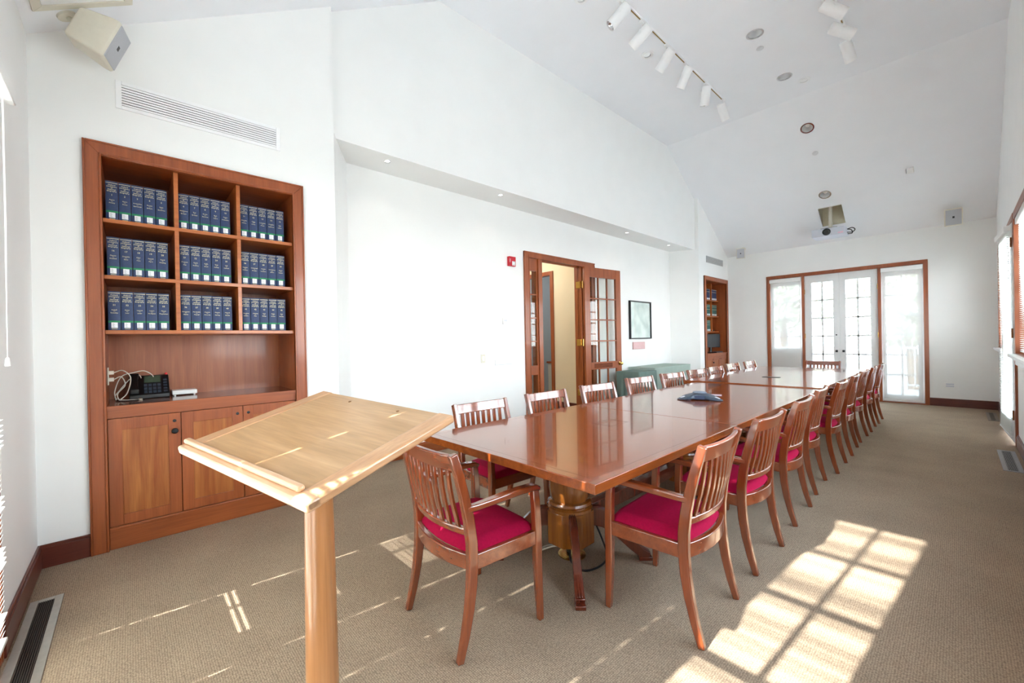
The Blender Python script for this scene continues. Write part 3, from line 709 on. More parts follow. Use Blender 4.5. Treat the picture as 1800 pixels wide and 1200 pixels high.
# far bookcase books: nearest two cells seen, smaller volumes
def far_books(cell, z, n, mat, h, kind, where, gilt):
    y0 = 9.371+cell*.3903+.02; w = .31/n if n > 4 else .07; proto = None
    for k in range(n):
        if proto is None:
            o = book_body('book', w-.002, h, .17, mat); proto = o
            p = MB(); p.box(-.165, -.006, -w/2+.004, w/2-.004, .004, h-.004); p.build('page_block', PAGES, o)
            p = MB(); p.box(-.001, .0012, -w*.30, w*.30, .012, .052); p.build('shelf_label', PAPER, o)
            p = MB()
            for zz in gilt: p.box(-.001, .0008, -w/2+.004, w/2-.004, zz, zz+.006)
            p.build('spine_band', GOLD, o)
        else:
            o = proto.copy(); COL.objects.link(o)
            for ch in proto.children: q = ch.copy(); COL.objects.link(q); q.parent = o
        o.location = (-.185, y0+w/2+k*w, z)
        tag(o, '%s, %s from left, %s, far bookcase' % (kind, order[k], where), 'book', 'volumes in the far bookcase')
for cell, cn in ((1, 'middle cell'), (2, 'right cell')):
    far_books(cell, 2.188, 5, NAVY, .262, 'navy volume with white spine label', 'top shelf %s' % cn, (.245, .19))
    far_books(cell, 1.814, 5, TEAL, .268, 'green volume with gilt bands', 'middle shelf %s' % cn, (.25, .215, .15))
far_books(1, 1.449, 5, TEAL, .262, 'green volume with gilt bands', 'lowest shelf', (.24, .20, .15))
t = thing('webcam', (-.26, 10.32, 1.449), 'small black device lying on the lowest shelf of the far bookcase', 'camera')
b = MB(); b.box(-.05, .05, -.08, .08, 0, .035); b.build('body', BLACKP, t, bevel=.008)
b = MB(); b.lathe([(.014, 0), (.014, .01), (.008, .012)], 14, (.05, 0, .018), Matrix.Rotation(PI/2, 4, 'Y')); b.build('lens', LENS, t)
t = thing('computer_monitor', (-.20, 10.17, .948), 'black computer monitor on the counter of the far bookcase', 'monitor', rz=R(-25))
b = MB(); b.box(-.012, .02, -.24, .24, .12, .44); b.build('screen', MONIT, t, bevel=.006)
b = MB(); b.lathe([(.10, 0), (.10, .012), (.03, .02), (.024, .14)], 20, (-.03, 0, 0)); b.build('stand', BLACKP, t, smooth=40)
t = thing('keyboard', (-.075, 10.18, .948), 'black keyboard lying on the far bookcase counter before the monitor', 'keyboard')
b = MB(); b.box(-.06, .06, -.20, .20, 0, .018); b.build('body', BLACKP, t, bevel=.004)
b = MB()
for ii in range(4):
    for j in range(12): b.box(-.045+ii*.024, -.026+ii*.024, -.185+j*.031, -.159+j*.031, .018, .024)
b.build('keys', DARKG, t)

# things on the near bookcase counter
t = thing('desk_phone', (-.39, .085, .948), 'black desk telephone with grey display on the near bookcase counter', 'telephone')
b = MB(); b.prism([(.085, 0), (.085, .03), (-.06, .165), (-.10, .165), (-.10, 0)], lambda x, z, y: (x, y, z), -.095, .135); b.build('body', BLACKP, t, bevel=.006)
sx, sz = (.085+.06), (.165-.03); L = math.hypot(sx, sz)
def PF(y, s, h): # point on the sloped face: s along slope from front, h above
    return (.085-sx*s+sz/L*h, y, .03+sz*s+sx/L*h)
def pbox(b, y0, y1, s0, s1, h0, h1, mi=0):
    v = [PF(y, s, h) for y in (y0, y1) for s in (s0, s1) for h in (h0, h1)]
    b.add(v, [(0, 1, 3, 2), (4, 6, 7, 5), (0, 4, 5, 1), (2, 3, 7, 6), (0, 2, 6, 4), (1, 5, 7, 3)], mi)
b = MB(); pbox(b, -.01, .085, .62, .95, 0, .003); b.build('display', LCD, t)
b = MB()
for ii in range(4):
    for j in range(3): pbox(b, -.012+ii*.026, .006+ii*.026, .08+j*.17, .19+j*.17, 0, .005)
for j in range(5): pbox(b, .10, .122, .1+j*.15, .17+j*.15, 0, .004)
b.build('keys', DARKG, t)
b = MB(); b.sweep([PF(-.065, s, h) for s, h in ((.02, .012), (.1, .034), (.3, .028), (.7, .028), (.9, .034), (1.0, .012))], (0, 1, 0), [.024, .026, .02, .02, .026, .024], .012); b.build('handset', BLACKP, t, bevel=.006)
b = MB(); b.lathe([(.008, 0), (.008, .012), (.003, .016)], 12, (-.082, .122, .164)); b.build('message_light', BRIGHTR, t, smooth=40)
t = thing('network_box', (-.40, .312, .948), 'slim white box on little feet right of the black desk telephone', 'router')
b = MB(); b.box(-.06, .06, -.078, .078, .008, .042); b.build('case', WHITE, t, bevel=.006)
for x, y in ((-.05, -.06), (-.05, .06), (.05, -.06), (.05, .06)):
    b = MB(); b.lathe([(.006, 0), (.007, .009)], 10, (x, y, 0)); b.build('foot', WHITE, t)
t = thing('wall_socket', (-.20, -.117, 1.135), 'cream double socket with plugs on the left side panel of the near bookcase', 'socket')
b = MB(); b.box(-.037, .037, 0, .006, -.06, .06); b.build('plate', CREAM, t, bevel=.002)
for z in (-.024, .024):
    b = MB(); b.box(-.018, .018, .006, .032, z-.013, z+.013); b.build('plug', CREAM, t, bevel=.003)
def cat(ps, n=8):
    out = []; P_ = [Vector(p) for p in ps]; P_ = [P_[0]*2-P_[1]]+P_+[P_[-1]*2-P_[-2]]
    for i in range(1, len(P_)-2):
        a, b_, c, d = P_[i-1:i+3]
        for k in range(n):
            t_ = k/n; out.append(.5*((2*b_)+(c-a)*t_+(2*a-5*b_+4*c-d)*t_*t_+(3*b_-a-3*c+d)*t_**3))
    return out+[P_[-2]]
def cable(name, pts, r, mat, label, grp=None):
    b = MB(); b.tube(cat(pts), r, 7); return tag(b.build(name, mat, smooth=60), label, 'cable', grp)
cable('cable', [(-.20, -.085, 1.159), (-0.325, -0.040, 1.165), (-0.305, 0.000, 1.110), (-0.315, -0.020, 1.000), (-0.295, -0.055, 0.955), (-0.265, 0.000, 0.953), (-0.245, 0.060, 0.953), (-0.375, 0.020, 0.955)], .0035, CABLEW, 'cream cable looping down from the upper plug beside the desk telephone', 'cream phone cables')
cable('cable', [(-.20, -.085, 1.111), (-0.335, -0.050, 1.120), (-0.315, -0.030, 1.060), (-0.325, -0.070, 1.000), (-0.275, -0.060, 0.955), (-0.255, -0.020, 0.954), (-0.250, 0.040, 0.953)], .0035, CABLEW, 'cream cable dropping from the lower plug to the counter by the telephone', 'cream phone cables')
cable('cable', [(-0.335, -0.080, 0.953), (-0.325, -0.085, 1.020), (-0.335, -0.050, 1.120), (-0.375, 0.020, 1.145), (-0.415, 0.080, 1.150), (-0.435, 0.130, 1.100), (-0.435, 0.100, 1.020)], .0033, CABLEW, 'cream cable arching up behind the desk telephone', 'cream phone cables')
cable('cable', [(-0.455, 0.070, 1.020), (-0.425, 0.050, 1.120), (-0.395, 0.000, 1.100), (-0.375, -0.060, 1.020), (-0.345, -0.085, 0.970), (-0.295, -0.030, 0.953), (-0.260, 0.030, 0.953)], .0033, CABLEW, 'cream cable curling from the back of the telephone down to the counter', 'cream phone cables')
cable('cable', [(-0.295, -0.080, 0.953), (-0.255, -0.050, 0.952), (-0.235, 0.000, 0.952), (-0.250, 0.050, 0.952), (-0.285, 0.000, 0.952)], .003, CABLEB, 'black coiled cord lying in front of the desk telephone')

# ------------------------------------------------------------------ grilles, plates and fittings on the left side
def wall_grille(y0, y1, z0, z1, label, n=8, dark=True, mat=WHITEP):
    t = thing('air_grille', (0, (y0+y1)/2, (z0+z1)/2), label, 'air vent'); hw, hh = (y1-y0)/2, (z1-z0)/2
    b = MB(); f = .03 if dark else .012
    b.box(.0005, .010, -hw, -hw+f, -hh, hh); b.box(.0005, .010, hw-f, hw, -hh, hh); b.box(.0005, .010, -hw+f, hw-f, -hh, -hh+f*.8); b.box(.0005, .010, -hw+f, hw-f, hh-f*.8, hh)
    b.build('frame', mat, t, bevel=.002)
    b = MB(); b.box(.0002, .0012, -hw+f, hw-f, -hh+f*.8, hh-f*.8); b.build('duct_back', DUCT if dark else VENTD, t)
    b = MB(); p = (2*hh-1.6*f)/n
    for k in range(n):
        z = -hh+f*.8+(k+.5)*p; b.box(.002, .009, -hw+f, hw-f, z-p*.33, z+p*.33)
    b.build('louvres', mat, t)
    return t
wall_grille(-.044, .94, 2.93, 3.117, 'long white slotted air grille above the near bookcase')
wall_grille(9.443, 10.39, 2.985, 3.13, 'grey louvred air vent above the far bookcase', 9, False, base_mat('grey_vent', '#BDBDBD', .5))
def plate_thing(name, y, z, w, h, label, cat_, mat=WHITE, x=-.538, d=.008):
    t = thing(name, (x, y, z), label, cat_); b = MB(); b.box(.0005, d, -w/2, w/2, -h/2, h/2); b.build('plate', mat, t, bevel=.002); return t
t = plate_thing('light_switch', 3.475, 1.092, .07, .115, 'cream light switch on the white wall left of the glazed door', 'light switch', CREAM)
b = MB(); b.box(.008, .014, -.016, .016, -.033, .033); b.build('rocker', WHITE, t, bevel=.002)
t = plate_thing('wall_plate', 3.84, 1.03, .31, .075, 'wide white blank wall plate low between switch and glazed door', 'wall plate')
b = MB(); b.box(.002, .011, -.155, .155, -.0375, -.032); b.build('lower_lip', GREYPLAST, t)
t = plate_thing('thermostat', 3.877, 1.60, .085, .085, 'small white thermostat on the wall below the fire alarm', 'thermostat', WHITE, d=.022)
b = MB(); b.box(.022, .024, -.028, .028, -.004, .022); b.build('display', GREYPLAST, t)
t = plate_thing('fire_alarm', 4.013, 2.452, .125, .135, 'red fire alarm strobe on the wall beside the glazed door', 'fire alarm', REDP, d=.045)
b = MB(); b.grid(lambda u, v: (.0455+.02*math.sin(PI*u)*math.sin(PI*v), -.01+u*.062, -.058+v*.06), 6, 6); b.build('strobe_lens', base_mat('strobe_clear', '#E6E8EA', .1, .6), t, smooth=60)
b = MB(); add_text(b, 'FIRE', lambda a, c: (.0458, -.043-c, .01+a), 0, -.005, .022); b.build('lettering', PAPER, t)
# framed print and plaque
t = thing('framed_print', (-.538, 7.50, 1.683), 'black framed pale misty print on the wall above the rose plaque', 'picture')
w, h = .40, .374; b = MB(); f = .022
b.box(.001, .045, -w, -w+f, -h, h); b.box(.001, .045, w-f, w, -h, h); b.box(.001, .045, -w+f, w-f, -h, -h+f); b.box(.001, .045, -w+f, w-f, h-f, h); b.build('frame', BLACKH, t, bevel=.002)
b = MB(); b.box(.012, .020, -w+f, w-f, -h+f, h-f); b.build('print', PRINT, t)
b = MB(); b.box(.030, .032, -w+f, w-f, -h+f, h-f); b.build('glass', GLASS, t)
t = thing('wall_plaque', (-.538, 7.44, 1.177), 'small rose brown plaque mounted under the framed print', 'plaque')
b = MB(); b.box(.001, .022, -.222, .222, -.072, .072); b.build('board', PLQ, t, bevel=.003)
b = MB(); b.box(.022, .024, -.205, .205, -.058, .058); b.build('face_plate', base_mat('rose_metal', '#C29B9B', .3, metal=.3, var=.05), t)
t = thing('wall_outlet', (3.685, YF, .38), 'wide white outlet plate low on the far wall right of the doors', 'socket')
b = MB(); b.box(-.066, .066, -.006, -.0005, -.037, .037); b.build('plate', WHITE, t, bevel=.002)
for z in (-.018, .018):
    b = MB(); b.box(-.05, .05, -.009, -.006, z-.012, z+.012); b.build('socket_face', GREYPLAST, t)

# covered tables in the recess
def cloth_table(x0, x1, y0, y1, h, mat, label, seed, amp=.012):
    rng = random.Random(seed); ph = [rng.uniform(0, 6) for _ in range(6)]
    t = thing('covered_table', ((x0+x1)/2, (y0+y1)/2, 0), label, 'table', 'cloth covered tables'); hx, hy = (x1-x0)/2, (y1-y0)/2
    def per(s): # rounded rectangle perimeter point
        P_ = 4*(hx+hy)/2*1.0; s = (s % 1)*2*(hx+hy)*2
        for (ax, ay, bx_, by_) in ((-hx, -hy, hx, -hy), (hx, -hy, hx, hy), (hx, hy, -hx, hy), (-hx, hy, -hx, -hy)):
            L = abs(bx_-ax)+abs(by_-ay)
            if s <= L: return Vector((ax+(bx_-ax)*s/L, ay+(by_-ay)*s/L, 0)), Vector((by_-ay, -(bx_-ax), 0)).normalized()
            s -= L
        return Vector((-hx, -hy, 0)), Vector((0, -1, 0))
    b = MB(); n, rows = 160, 10
    def fn(u, v):
        p, nn = per(u); z = h*(1-v); a = amp*v
        o = a*(math.sin(u*2*PI*17+ph[0])+.6*math.sin(u*2*PI*29+ph[1])+.5*math.sin(u*2*PI*7+ph[2]))+.002+.004*v
        q = p+nn*o; return (q.x, q.y, max(.004, z))
    b.grid(fn, n, rows); b.add([(-hx, -hy, h), (hx, -hy, h), (hx, hy, h), (-hx, hy, h)], [(0, 1, 2, 3)])
    b.build('tablecloth', mat, t, smooth=50)
    b = MB(); b.box(-hx+.01, hx-.01, -hy+.01, hy-.01, h-.03, h-.004); b.build('table_top', CHX, t)
    for x in (-hx+.06, hx-.06):
        for y in (-hy+.06, hy-.06):
            b = MB(); b.box(x-.02, x+.02, y-.02, y+.02, 0, h-.03); b.build('leg', BLACKH, t)
cloth_table(-.495, .06, 6.99, 8.42, .775, SAGE, 'table under a pale sage cloth against the recess wall', 3)
cloth_table(-.33, .12, 6.32, 6.91, .745, SAGED, 'smaller table under a darker sage cloth by the open door leaf', 5, .018)

# ------------------------------------------------------------------ lectern
t = thing('lectern', (2.6177, .3695, 0), 'light wooden lectern with sloping book rest on a single round post', 'lectern', rz=.24005)
tilt, rol = .23616, -.06524
LM = Matrix.Translation((0, 0, 1.0962)) @ Matrix.Rotation(tilt, 4, 'X') @ Matrix.Rotation(-rol, 4, 'Y')
def lmap(b): b.v = [tuple(LM @ Vector(v)) for v in b.v]; return b
hw, hd = .30, .2178
b = MB(); b.box(-hw+.004, hw-.004, -hd+.03, hd-.004, -.021, -.001); lmap(b).build('desk_board', OAK, t, bevel=.003)
for x0, x1 in ((-hw, -hw+.055), (hw-.055, hw)):
    b = MB(); b.box(x0, x1, -hd, hd, -.022, .0006); lmap(b).build('side_border', OAKE, t, bevel=.006)
b = MB(); b.box(-hw, hw, -hd-.001, -hd+.034, -.023, .001); lmap(b).build('front_border', wood('lectern_front', '#D9AE8A', '#B98E68', 'x', .3, .4), t, bevel=.006)
b = MB(); b.box(-hw+.004, hw-.047, -hd+.014, -hd+.031, .001, .014); lmap(b).build('book_ledge', wood('lectern_front', '', ''), t, bevel=.005)
b = MB()
for x in (-.10, .12):
    b.lathe([(.0045, 0), (.0045, .0012)], 12, (x, hd-.04, .0004))
lmap(b).build('screw_plug', OAKD, t)
b = MB(); b.prism([(-.17, -.021), (.17, -.021), (.10, -.060), (-.10, -.060)], lambda y, z, x: (x, y, z), -.10, .10); lmap(b).build('support_block', OAKD, t, bevel=.004)
b = MB(); b.lathe([(.044, .03), (.042, .35), (.038, .75), (.034, 1.03), (.034, 1.06)], 32); b.build('post', POST, t, smooth=40)
b = MB(); b.lathe([(.23, 0), (.23, .018), (.215, .028), (.06, .034), (.046, .05)], 40); b.build('base', POST, t, smooth=40)

# ------------------------------------------------------------------ chair
def make_chair(label):
    t = thing('dining_armchair', (0, 0, 0), label, 'chair')
    side = (1, 0, 0)
    prof = [(0, -.236), (.10, -.208), (.20, -.186), (.30, -.172), (.40, -.166), (.48, -.168), (.58, -.181), (.68, -.202), (.78, -.228), (.868, -.256)]
    for s in (-1, 1):
        pts = [(s*(.232+.006*(z/.87)), y+.018, z) for z, y in prof]
        b = MB(); b.sweep(pts, side, [.013, .0145, .016, .017, .017, .017, .016, .0155, .015, .0145], [.015, .018, .020, .022, .023, .023, .022, .021, .020, .018]); b.build('rear_leg', CHAIRV, t, bevel=.005)
        fp = [(s*.254, .222, 0), (s*.253, .216, .15), (s*.250, .213, .30), (s*.250, .213, .43), (s*.249, .209, .55), (s*.248, .203, .625)]
        b = MB(); b.sweep(fp, side, [.014, .016, .0175, .018, .017, .016], [.014, .017, .019, .020, .019, .018]); b.build('front_leg', CHAIRV, t, bevel=.005)
        ap = [(s*.248, .226, .624), (s*.248, .20, .636), (s*.250, .10, .640), (s*.246, -.02, .634), (s*.240, -.12, .628), (s*.237, -.178, .627)]
        b = MB(); b.sweep(ap, side, [.022, .024, .024, .021, .017, .015], [.010, .014, .014, .014, .014, .014]); b.build('armrest', CHAIRY, t, bevel=.006)
    # seat rails
    b = MB()
    for s in (-1, 1): b.sweep([(s*.250, .205, .397), (s*.238, -.16, .397)], (0, 0, 1), .033, .012)
    b.sweep([(-.24, .213, .397), (.24, .213, .397)], (0, 0, 1), .033, .012)
    def bow(x, y0, d, w=.232): return y0-d*(1-(x/w)**2)
    xs = [-.228+.456*k/12 for k in range(13)]
    b.sweep([(x, bow(x, -.150, .046), .397) for x in xs], (0, 0, 1), .033, .012)
    b.build('seat_frame', CHAIRX, t, bevel=.004)
    # cushion
    b = MB(); n = 18
    def cush(u, v):
        x = (u*2-1); y = (v*2-1)
        X = x*(.234-.004*(1-v)); Y0 = -.142-.036*(1-x*x); Y = Y0+(.222-Y0)*v
        ed = (1-abs(x)**6)*(1-abs(y)**6)
        return (X, Y, .428+.034*min(1, ed*2.2)**.55+.022*(1-x*x)*(1-y*y))
    b.grid(cush, n, n); b.add([(-.233, -.15, .422), (.233, -.15, .422), (.233, .222, .422), (-.233, .222, .422)], [(0, 3, 2, 1)])
    b.build('seat_cushion', RED, t, smooth=60)
    # back: crest rail, lower rail, slats, all bowed away from the sitter
    def yat(z):
        for (z0, y0), (z1, y1) in zip(prof, prof[1:]):
            if z0 <= z <= z1: return y0+(y1-y0)*(z-z0)/(z1-z0)+.018
        return prof[-1][1]+.018
    b = MB(); b.sweep([(x*.99, bow(x, yat(.828), .024), .829-.003*(1-(x/.23)**2)) for x in xs], (0, -.25, 1), .036, .0095); b.build('crest_rail', CHAIRX, t, bevel=.005)
    b = MB(); b.sweep([(x*.985, bow(x, yat(.525), .040), .525) for x in xs], (0, -.14, 1), .0165, .012); b.build('lower_back_rail', CHAIRX, t, bevel=.006)
    for k in range(8):
        x = -.228+.456*(k+1)/9
        pts = [(x*(.985+.005*(z-.53)/.27), bow(x, yat(z), .040-.016*(z-.53)/.27)-.012*math.sin(PI*(z-.53)/.27), z) for z in (.53, .58, .64, .70, .76, .805)]
        b = MB(); b.sweep(pts, side, .0135, .006); b.build('back_slat', CHAIRV, t, bevel=.002)
    return t
ordn = ['first', 'second', 'third', 'fourth', 'fifth', 'sixth', 'seventh', 'eighth', 'ninth']
ch0 = make_chair('wooden armchair with crimson seat at the near end of the table, back to the camera')
ch0.location = (2.168, 1.205, 0); ch0.rotation_euler = (0, 0, R(-2.6)); ch0['group'] = 'armchairs at the long table'
RY = [1.99, 2.766, 3.60, 4.382, 5.157, 5.98, 6.76, 7.54, 8.285]; RX = [3.053, 3.047, 3.033, 2.995, 3.022, 3.011, 2.999, 3.006, 3.010]
RR = [-2.6, 1, -1, -2.5, -.8, -2, 1, -1, -.8]
LY = [1.962, 2.725, 3.497, 4.396, 5.167, 5.90, 6.606, 7.50, 8.30]; LX = [1.535, 1.515, 1.505, 1.455, 1.48, 1.49, 1.475, 1.41, 1.425]
LR = [2, 1.5, 5, 7, 7.5, 5, 2, 2, 2]
for k in range(9):
    lab = 'wooden armchair with crimson seat, %s from the camera on the window side of the table' % ordn[k]
    dup(ch0, (RX[k]-.236, RY[k], 0), R(90+RR[k]*-1), lab)
for k in range(9):
    lab = 'wooden armchair with slatted back, %s from the camera on the door side of the table' % ordn[k]
    dup(ch0, (LX[k], LY[k], 0), R(-90-LR[k]), lab)
dup(ch0, (2.185, 8.63, 0), R(180), 'wooden armchair at the far end of the table before the double doors')

# ------------------------------------------------------------------ conference tables
def pedestal(t, x, y):
    b = MB(); b.lathe([(.105, .715), (.135, .70), (.135, .67), (.108, .655), (.112, .60), (.120, .52), (.124, .44), (.118, .39), (.112, .375), (.128, .368), (.134, .355), (.126, .343), (.138, .334), (.138, .318)], 36, (x, y, 0))
    o = b.build('pedestal', PEDM, t, smooth=40)
    b = MB(); b.lathe([(.148, .318), (.148, .125), (.10, .115)], 8, (x, y, 0), Matrix.Rotation(PI/8, 4, 'Z')); b.build('pedestal_block', PEDM, t, bevel=.004)
    for k in range(4):
        a = PI/4+k*PI/2; d = Vector((math.cos(a), math.sin(a), 0)); s = Vector((-d.y, d.x, 0)); c = Vector((x, y, 0))
        pr_ = [(.12, .265), (.17, .262), (.22, .24), (.27, .20), (.32, .145), (.37, .09), (.42, .046), (.465, .026)]
        b = MB(); pts = [c+d*r+Vector((0, 0, z)) for r, z in pr_]
        b.sweep(pts, s, [.021, .021, .021, .021, .022, .023, .024, .025], [.055, .055, .05, .042, .034, .028, .025, .025])
        for q in (-.0125, 0, .0125): b.sweep([p+s*q+Vector((0, 0, h)) for p, h in zip(pts, (.057, .058, .056, .05, .043, .036, .029, .026))], s, .0045, .005)
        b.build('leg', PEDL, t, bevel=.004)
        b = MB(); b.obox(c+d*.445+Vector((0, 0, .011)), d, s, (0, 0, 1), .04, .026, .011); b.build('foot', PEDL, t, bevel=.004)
def conf_table(x0, x1, ys, zt, label, peds):
    cx, cyy = (x0+x1)/2, (ys[0]+ys[-1])/2
    t = thing('conference_table', (cx, cyy, 0), label, 'table', 'joined conference tables')
    for ya, yb in zip(ys, ys[1:]):
        b = MB(); g = .0012; b.box(x0-cx, x1-cx, ya-cyy+g, yb-cyy-g, zt-.042, zt); o = b.build('table_top', [TABLE, TEDGE], t, bevel=.003)
        for p in o.data.polygons:
            if abs(p.normal.z) < .5: p.material_index = 1
        e = .052; b = MB(); w = .0022; z0, z1 = zt-.001, zt+.00025
        a, c_ = ya-cyy+(e if ya == ys[0] else .001), yb-cyy-(e if yb == ys[-1] else .001)
        for xx in (x0-cx+e, x1-cx-e): b.box(xx-w, xx+w, a, c_, z0, z1)
        if ya == ys[0]: b.box(x0-cx+e, x1-cx-e, a-w, a+w, z0, z1)
        if yb == ys[-1]: b.box(x0-cx+e, x1-cx-e, c_-w, c_+w, z0, z1)
        b.build('inlay', INLAY, o)
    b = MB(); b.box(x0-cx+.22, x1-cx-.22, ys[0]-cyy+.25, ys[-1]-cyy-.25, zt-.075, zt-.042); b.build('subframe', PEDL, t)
    for y in peds: pedestal(t, 2.19-cx, y-cyy)
    for a, c_ in zip(peds, peds[1:]):
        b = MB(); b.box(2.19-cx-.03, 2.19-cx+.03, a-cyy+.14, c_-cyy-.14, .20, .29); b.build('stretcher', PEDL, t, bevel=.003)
    return t
ct = conf_table(1.552, 2.832, [1.322, 2.85, 5.262], .76, 'long reddish wooden conference table nearest the camera, holding the conference phone', [1.94, 3.45, 4.85])
conf_table(1.372, 2.832, [5.266, 8.40], .772, 'slightly wider wooden conference table joined on beyond, nearest the double doors', [6.37, 7.57])
def hatch(tb, x, y, w, l, zt, rz):
    b = MB()
    c, s = math.cos(rz), math.sin(rz)
    def q(a, d): return (x-tb.location.x+a*c-d*s, y-tb.location.y+a*s+d*c)
    for a0, a1, d0, d1 in ((-w, w, -l, -l+.004), (-w, w, l-.004, l), (-w, -w+.004, -l, l), (w-.004, w, -l, l)):
        vs = [q(a0, d0), q(a1, d0), q(a1, d1), q(a0, d1)]; b.add([(p[0], p[1], zt+.0004) for p in vs]+[(p[0], p[1], zt-.001) for p in vs], [(0, 1, 2, 3), (7, 6, 5, 4), (0, 4, 5, 1), (1, 5, 6, 2), (2, 6, 7, 3), (3, 7, 4, 0)])
    b.build('cable_hatch', INLAY, tb)
hatch(ct, 2.19, 2.38, .075, .10, .76, 0)
t = thing('table_cable_slot', (2.10, 6.26, .772), 'dark slim cable slot set in the far conference table top', 'cable slot')
b = MB(); b.box(-.10, .10, -.04, .04, .0002, .004); b.build('slot_cover', BLACKP, t, bevel=.001)

# conference phone: a three-armed low star
t = thing('conference_phone', (2.185, 3.82, .7602), 'dark grey three-armed conference phone on the long table', 'telephone', rz=R(-7))
def lobes(th): return 0.088+.125*max(0, math.cos(1.5*((th+PI/3) % (2*PI/3)-PI/3)))**3.0
b = MB(); nT, nR = 72, 9
vs = []; 
for i in range(nR+1):
    u = i/nR
    for k in range(nT):
        th = 2*PI*k/nT; r = lobes(th)*u
        z = .062*(1-(r/.215)**1.6) if r < .215 else .0
        z = max(.010, z)*(1 if u < .99 else .55)
        vs.append((r*math.cos(th), r*math.sin(th), z))
for k in range(nT):
    th = 2*PI*k/nT; r = lobes(th)*.93; vs.append((r*math.cos(th), r*math.sin(th), .0 if lobes(th) > .15 else .012))
fs = [(i*nT+k, i*nT+(k+1) % nT, (i+1)*nT+(k+1) % nT, (i+1)*nT+k) for i in range(nR+1) for k in range(nT)]+[tuple(range((nR+1)*nT, (nR+2)*nT))]
b.add(vs, fs); b.build('body', DARKG, t, smooth=50)
b = MB(); b.lathe([(.058, .057), (.060, .064), (.052, .068), (.004, .070)], 32); b.build('speaker_grille', base_mat('phone_grille', '#7D8794', .5), t, smooth=40)
for k in range(3):
    a = PI/3+k*2*PI/3
    b = MB(); c = Vector((math.cos(a), math.sin(a), 0)); s = Vector((-c.y, c.x, 0))
    b.obox(c*.086+Vector((0, 0, .024)), c, s, (0, 0, 1), .012, .075, .017); b.build('side_panel', DARKB, t, bevel=.005)
    b = MB(); b.obox(Vector((math.cos(a+PI/3), math.sin(a+PI/3), 0))*.165+Vector((0, 0, .026)), Vector((math.cos(a+PI/3), math.sin(a+PI/3), -.25)), Vector((-math.sin(a+PI/3), math.cos(a+PI/3), 0)), (0, 0, 1), .02, .012, .002); b.build('mute_button', GREYPLAST, t)
t = thing('info_card', (2.16, 4.12, .7602), 'small reddish card lying on the table behind the conference phone', 'card', rz=R(20))
b = MB(); b.box(-.10, .10, -.065, .065, .0002, .004); b.build('card', base_mat('card_back', '#6E3A34', .4), t)
b = MB(); b.box(-.0, .098, -.063, .063, .004, .0046); b.build('printed_half', base_mat('card_face', '#C9B5BE', .4), t)

# under the table
t = thing('floor_outlet_box', (2.16, 1.99, 0), 'brass round floor outlet under the near pedestal', 'floor socket')
b = MB(); b.lathe([(.085, 0), (.085, .006), (.06, .012)], 28); b.build('cover_ring', BRASS, t, smooth=40)
b = MB(); b.box(-.03, .03, -.02, .02, .012, .055); b.build('adapter', BLACKP, t, bevel=.004)
cable('cable', [(2.16, 1.99, .05), (2.10, 1.90, .06), (2.0, 1.86, .01), (1.99, 1.95, .008), (2.06, 2.06, .012), (2.14, 2.10, .06), (2.18, 2.06, .20)], .005, CABLEW, 'white cable looped on the carpet under the near pedestal')
cable('cable', [(2.16, 1.98, .05), (2.24, 1.88, .03), (2.33, 1.88, .008), (2.37, 1.98, .008), (2.34, 2.10, .010), (2.28, 2.14, .08), (2.24, 2.10, .22)], .006, CABLEB, 'black power cord curled on the carpet under the near pedestal')
cable('cable', [(2.45, 2.60, .009), (2.52, 2.75, .03), (2.50, 2.95, .10), (2.45, 3.1, .25), (2.40, 3.2, .45)], .004, CABLEB, 'thin black cord rising under the table near the second chair')

# ------------------------------------------------------------------ floor registers
def register(x0, x1, y0, y1, along, label, mat=ALU, n=9):
    t = thing('floor_register', ((x0+x1)/2, (y0+y1)/2, 0), label, 'floor vent', 'floor registers'); hx, hy = (x1-x0)/2, (y1-y0)/2
    f = .032
    b = MB(); b.box(-hx, hx, -hy, -hy+f, 0, .005); b.box(-hx, hx, hy-f, hy, 0, .005); b.box(-hx, -hx+f, -hy+f, hy-f, 0, .005); b.box(hx-f, hx, -hy+f, hy-f, 0, .005); b.build('frame', mat, t, bevel=.0015)
    b = MB(); b.box(-hx+f, hx-f, -hy+f, hy-f, .0003, .0012); b.build('duct_opening', DUCT, t)
    b = MB()
    if along == 'x':
        p = (2*hy-2*f)/n
        for k in range(n): y = -hy+f+(k+.5)*p; b.box(-hx+f, hx-f, y-p*.2, y+p*.2, .0012, .0048)
    else:
        p = (2*hx-2*f)/n
        for k in range(n): x = -hx+f+(k+.5)*p; b.box(x-p*.2, x+p*.2, -hy+f, hy-f, .0012, .0048)
    b.build('bars', VENTD if mat is ALU else mat, t)
register(.485, 1.62, -.405, -.283, 'x', 'long metal floor register by the wall at lower left of photo', n=8)
register(4.075, 4.205, 6.08, 7.10, 'y', 'grey floor register by the right wall, nearer of the two there', base_mat('grey_register', '#8E8A88', .5, metal=.3), 7)
register(4.085, 4.195, 9.34, 10.27, 'y', 'dark floor register in the far right corner', base_mat('brown_register', '#6B5A4A', .5, metal=.3), 7)

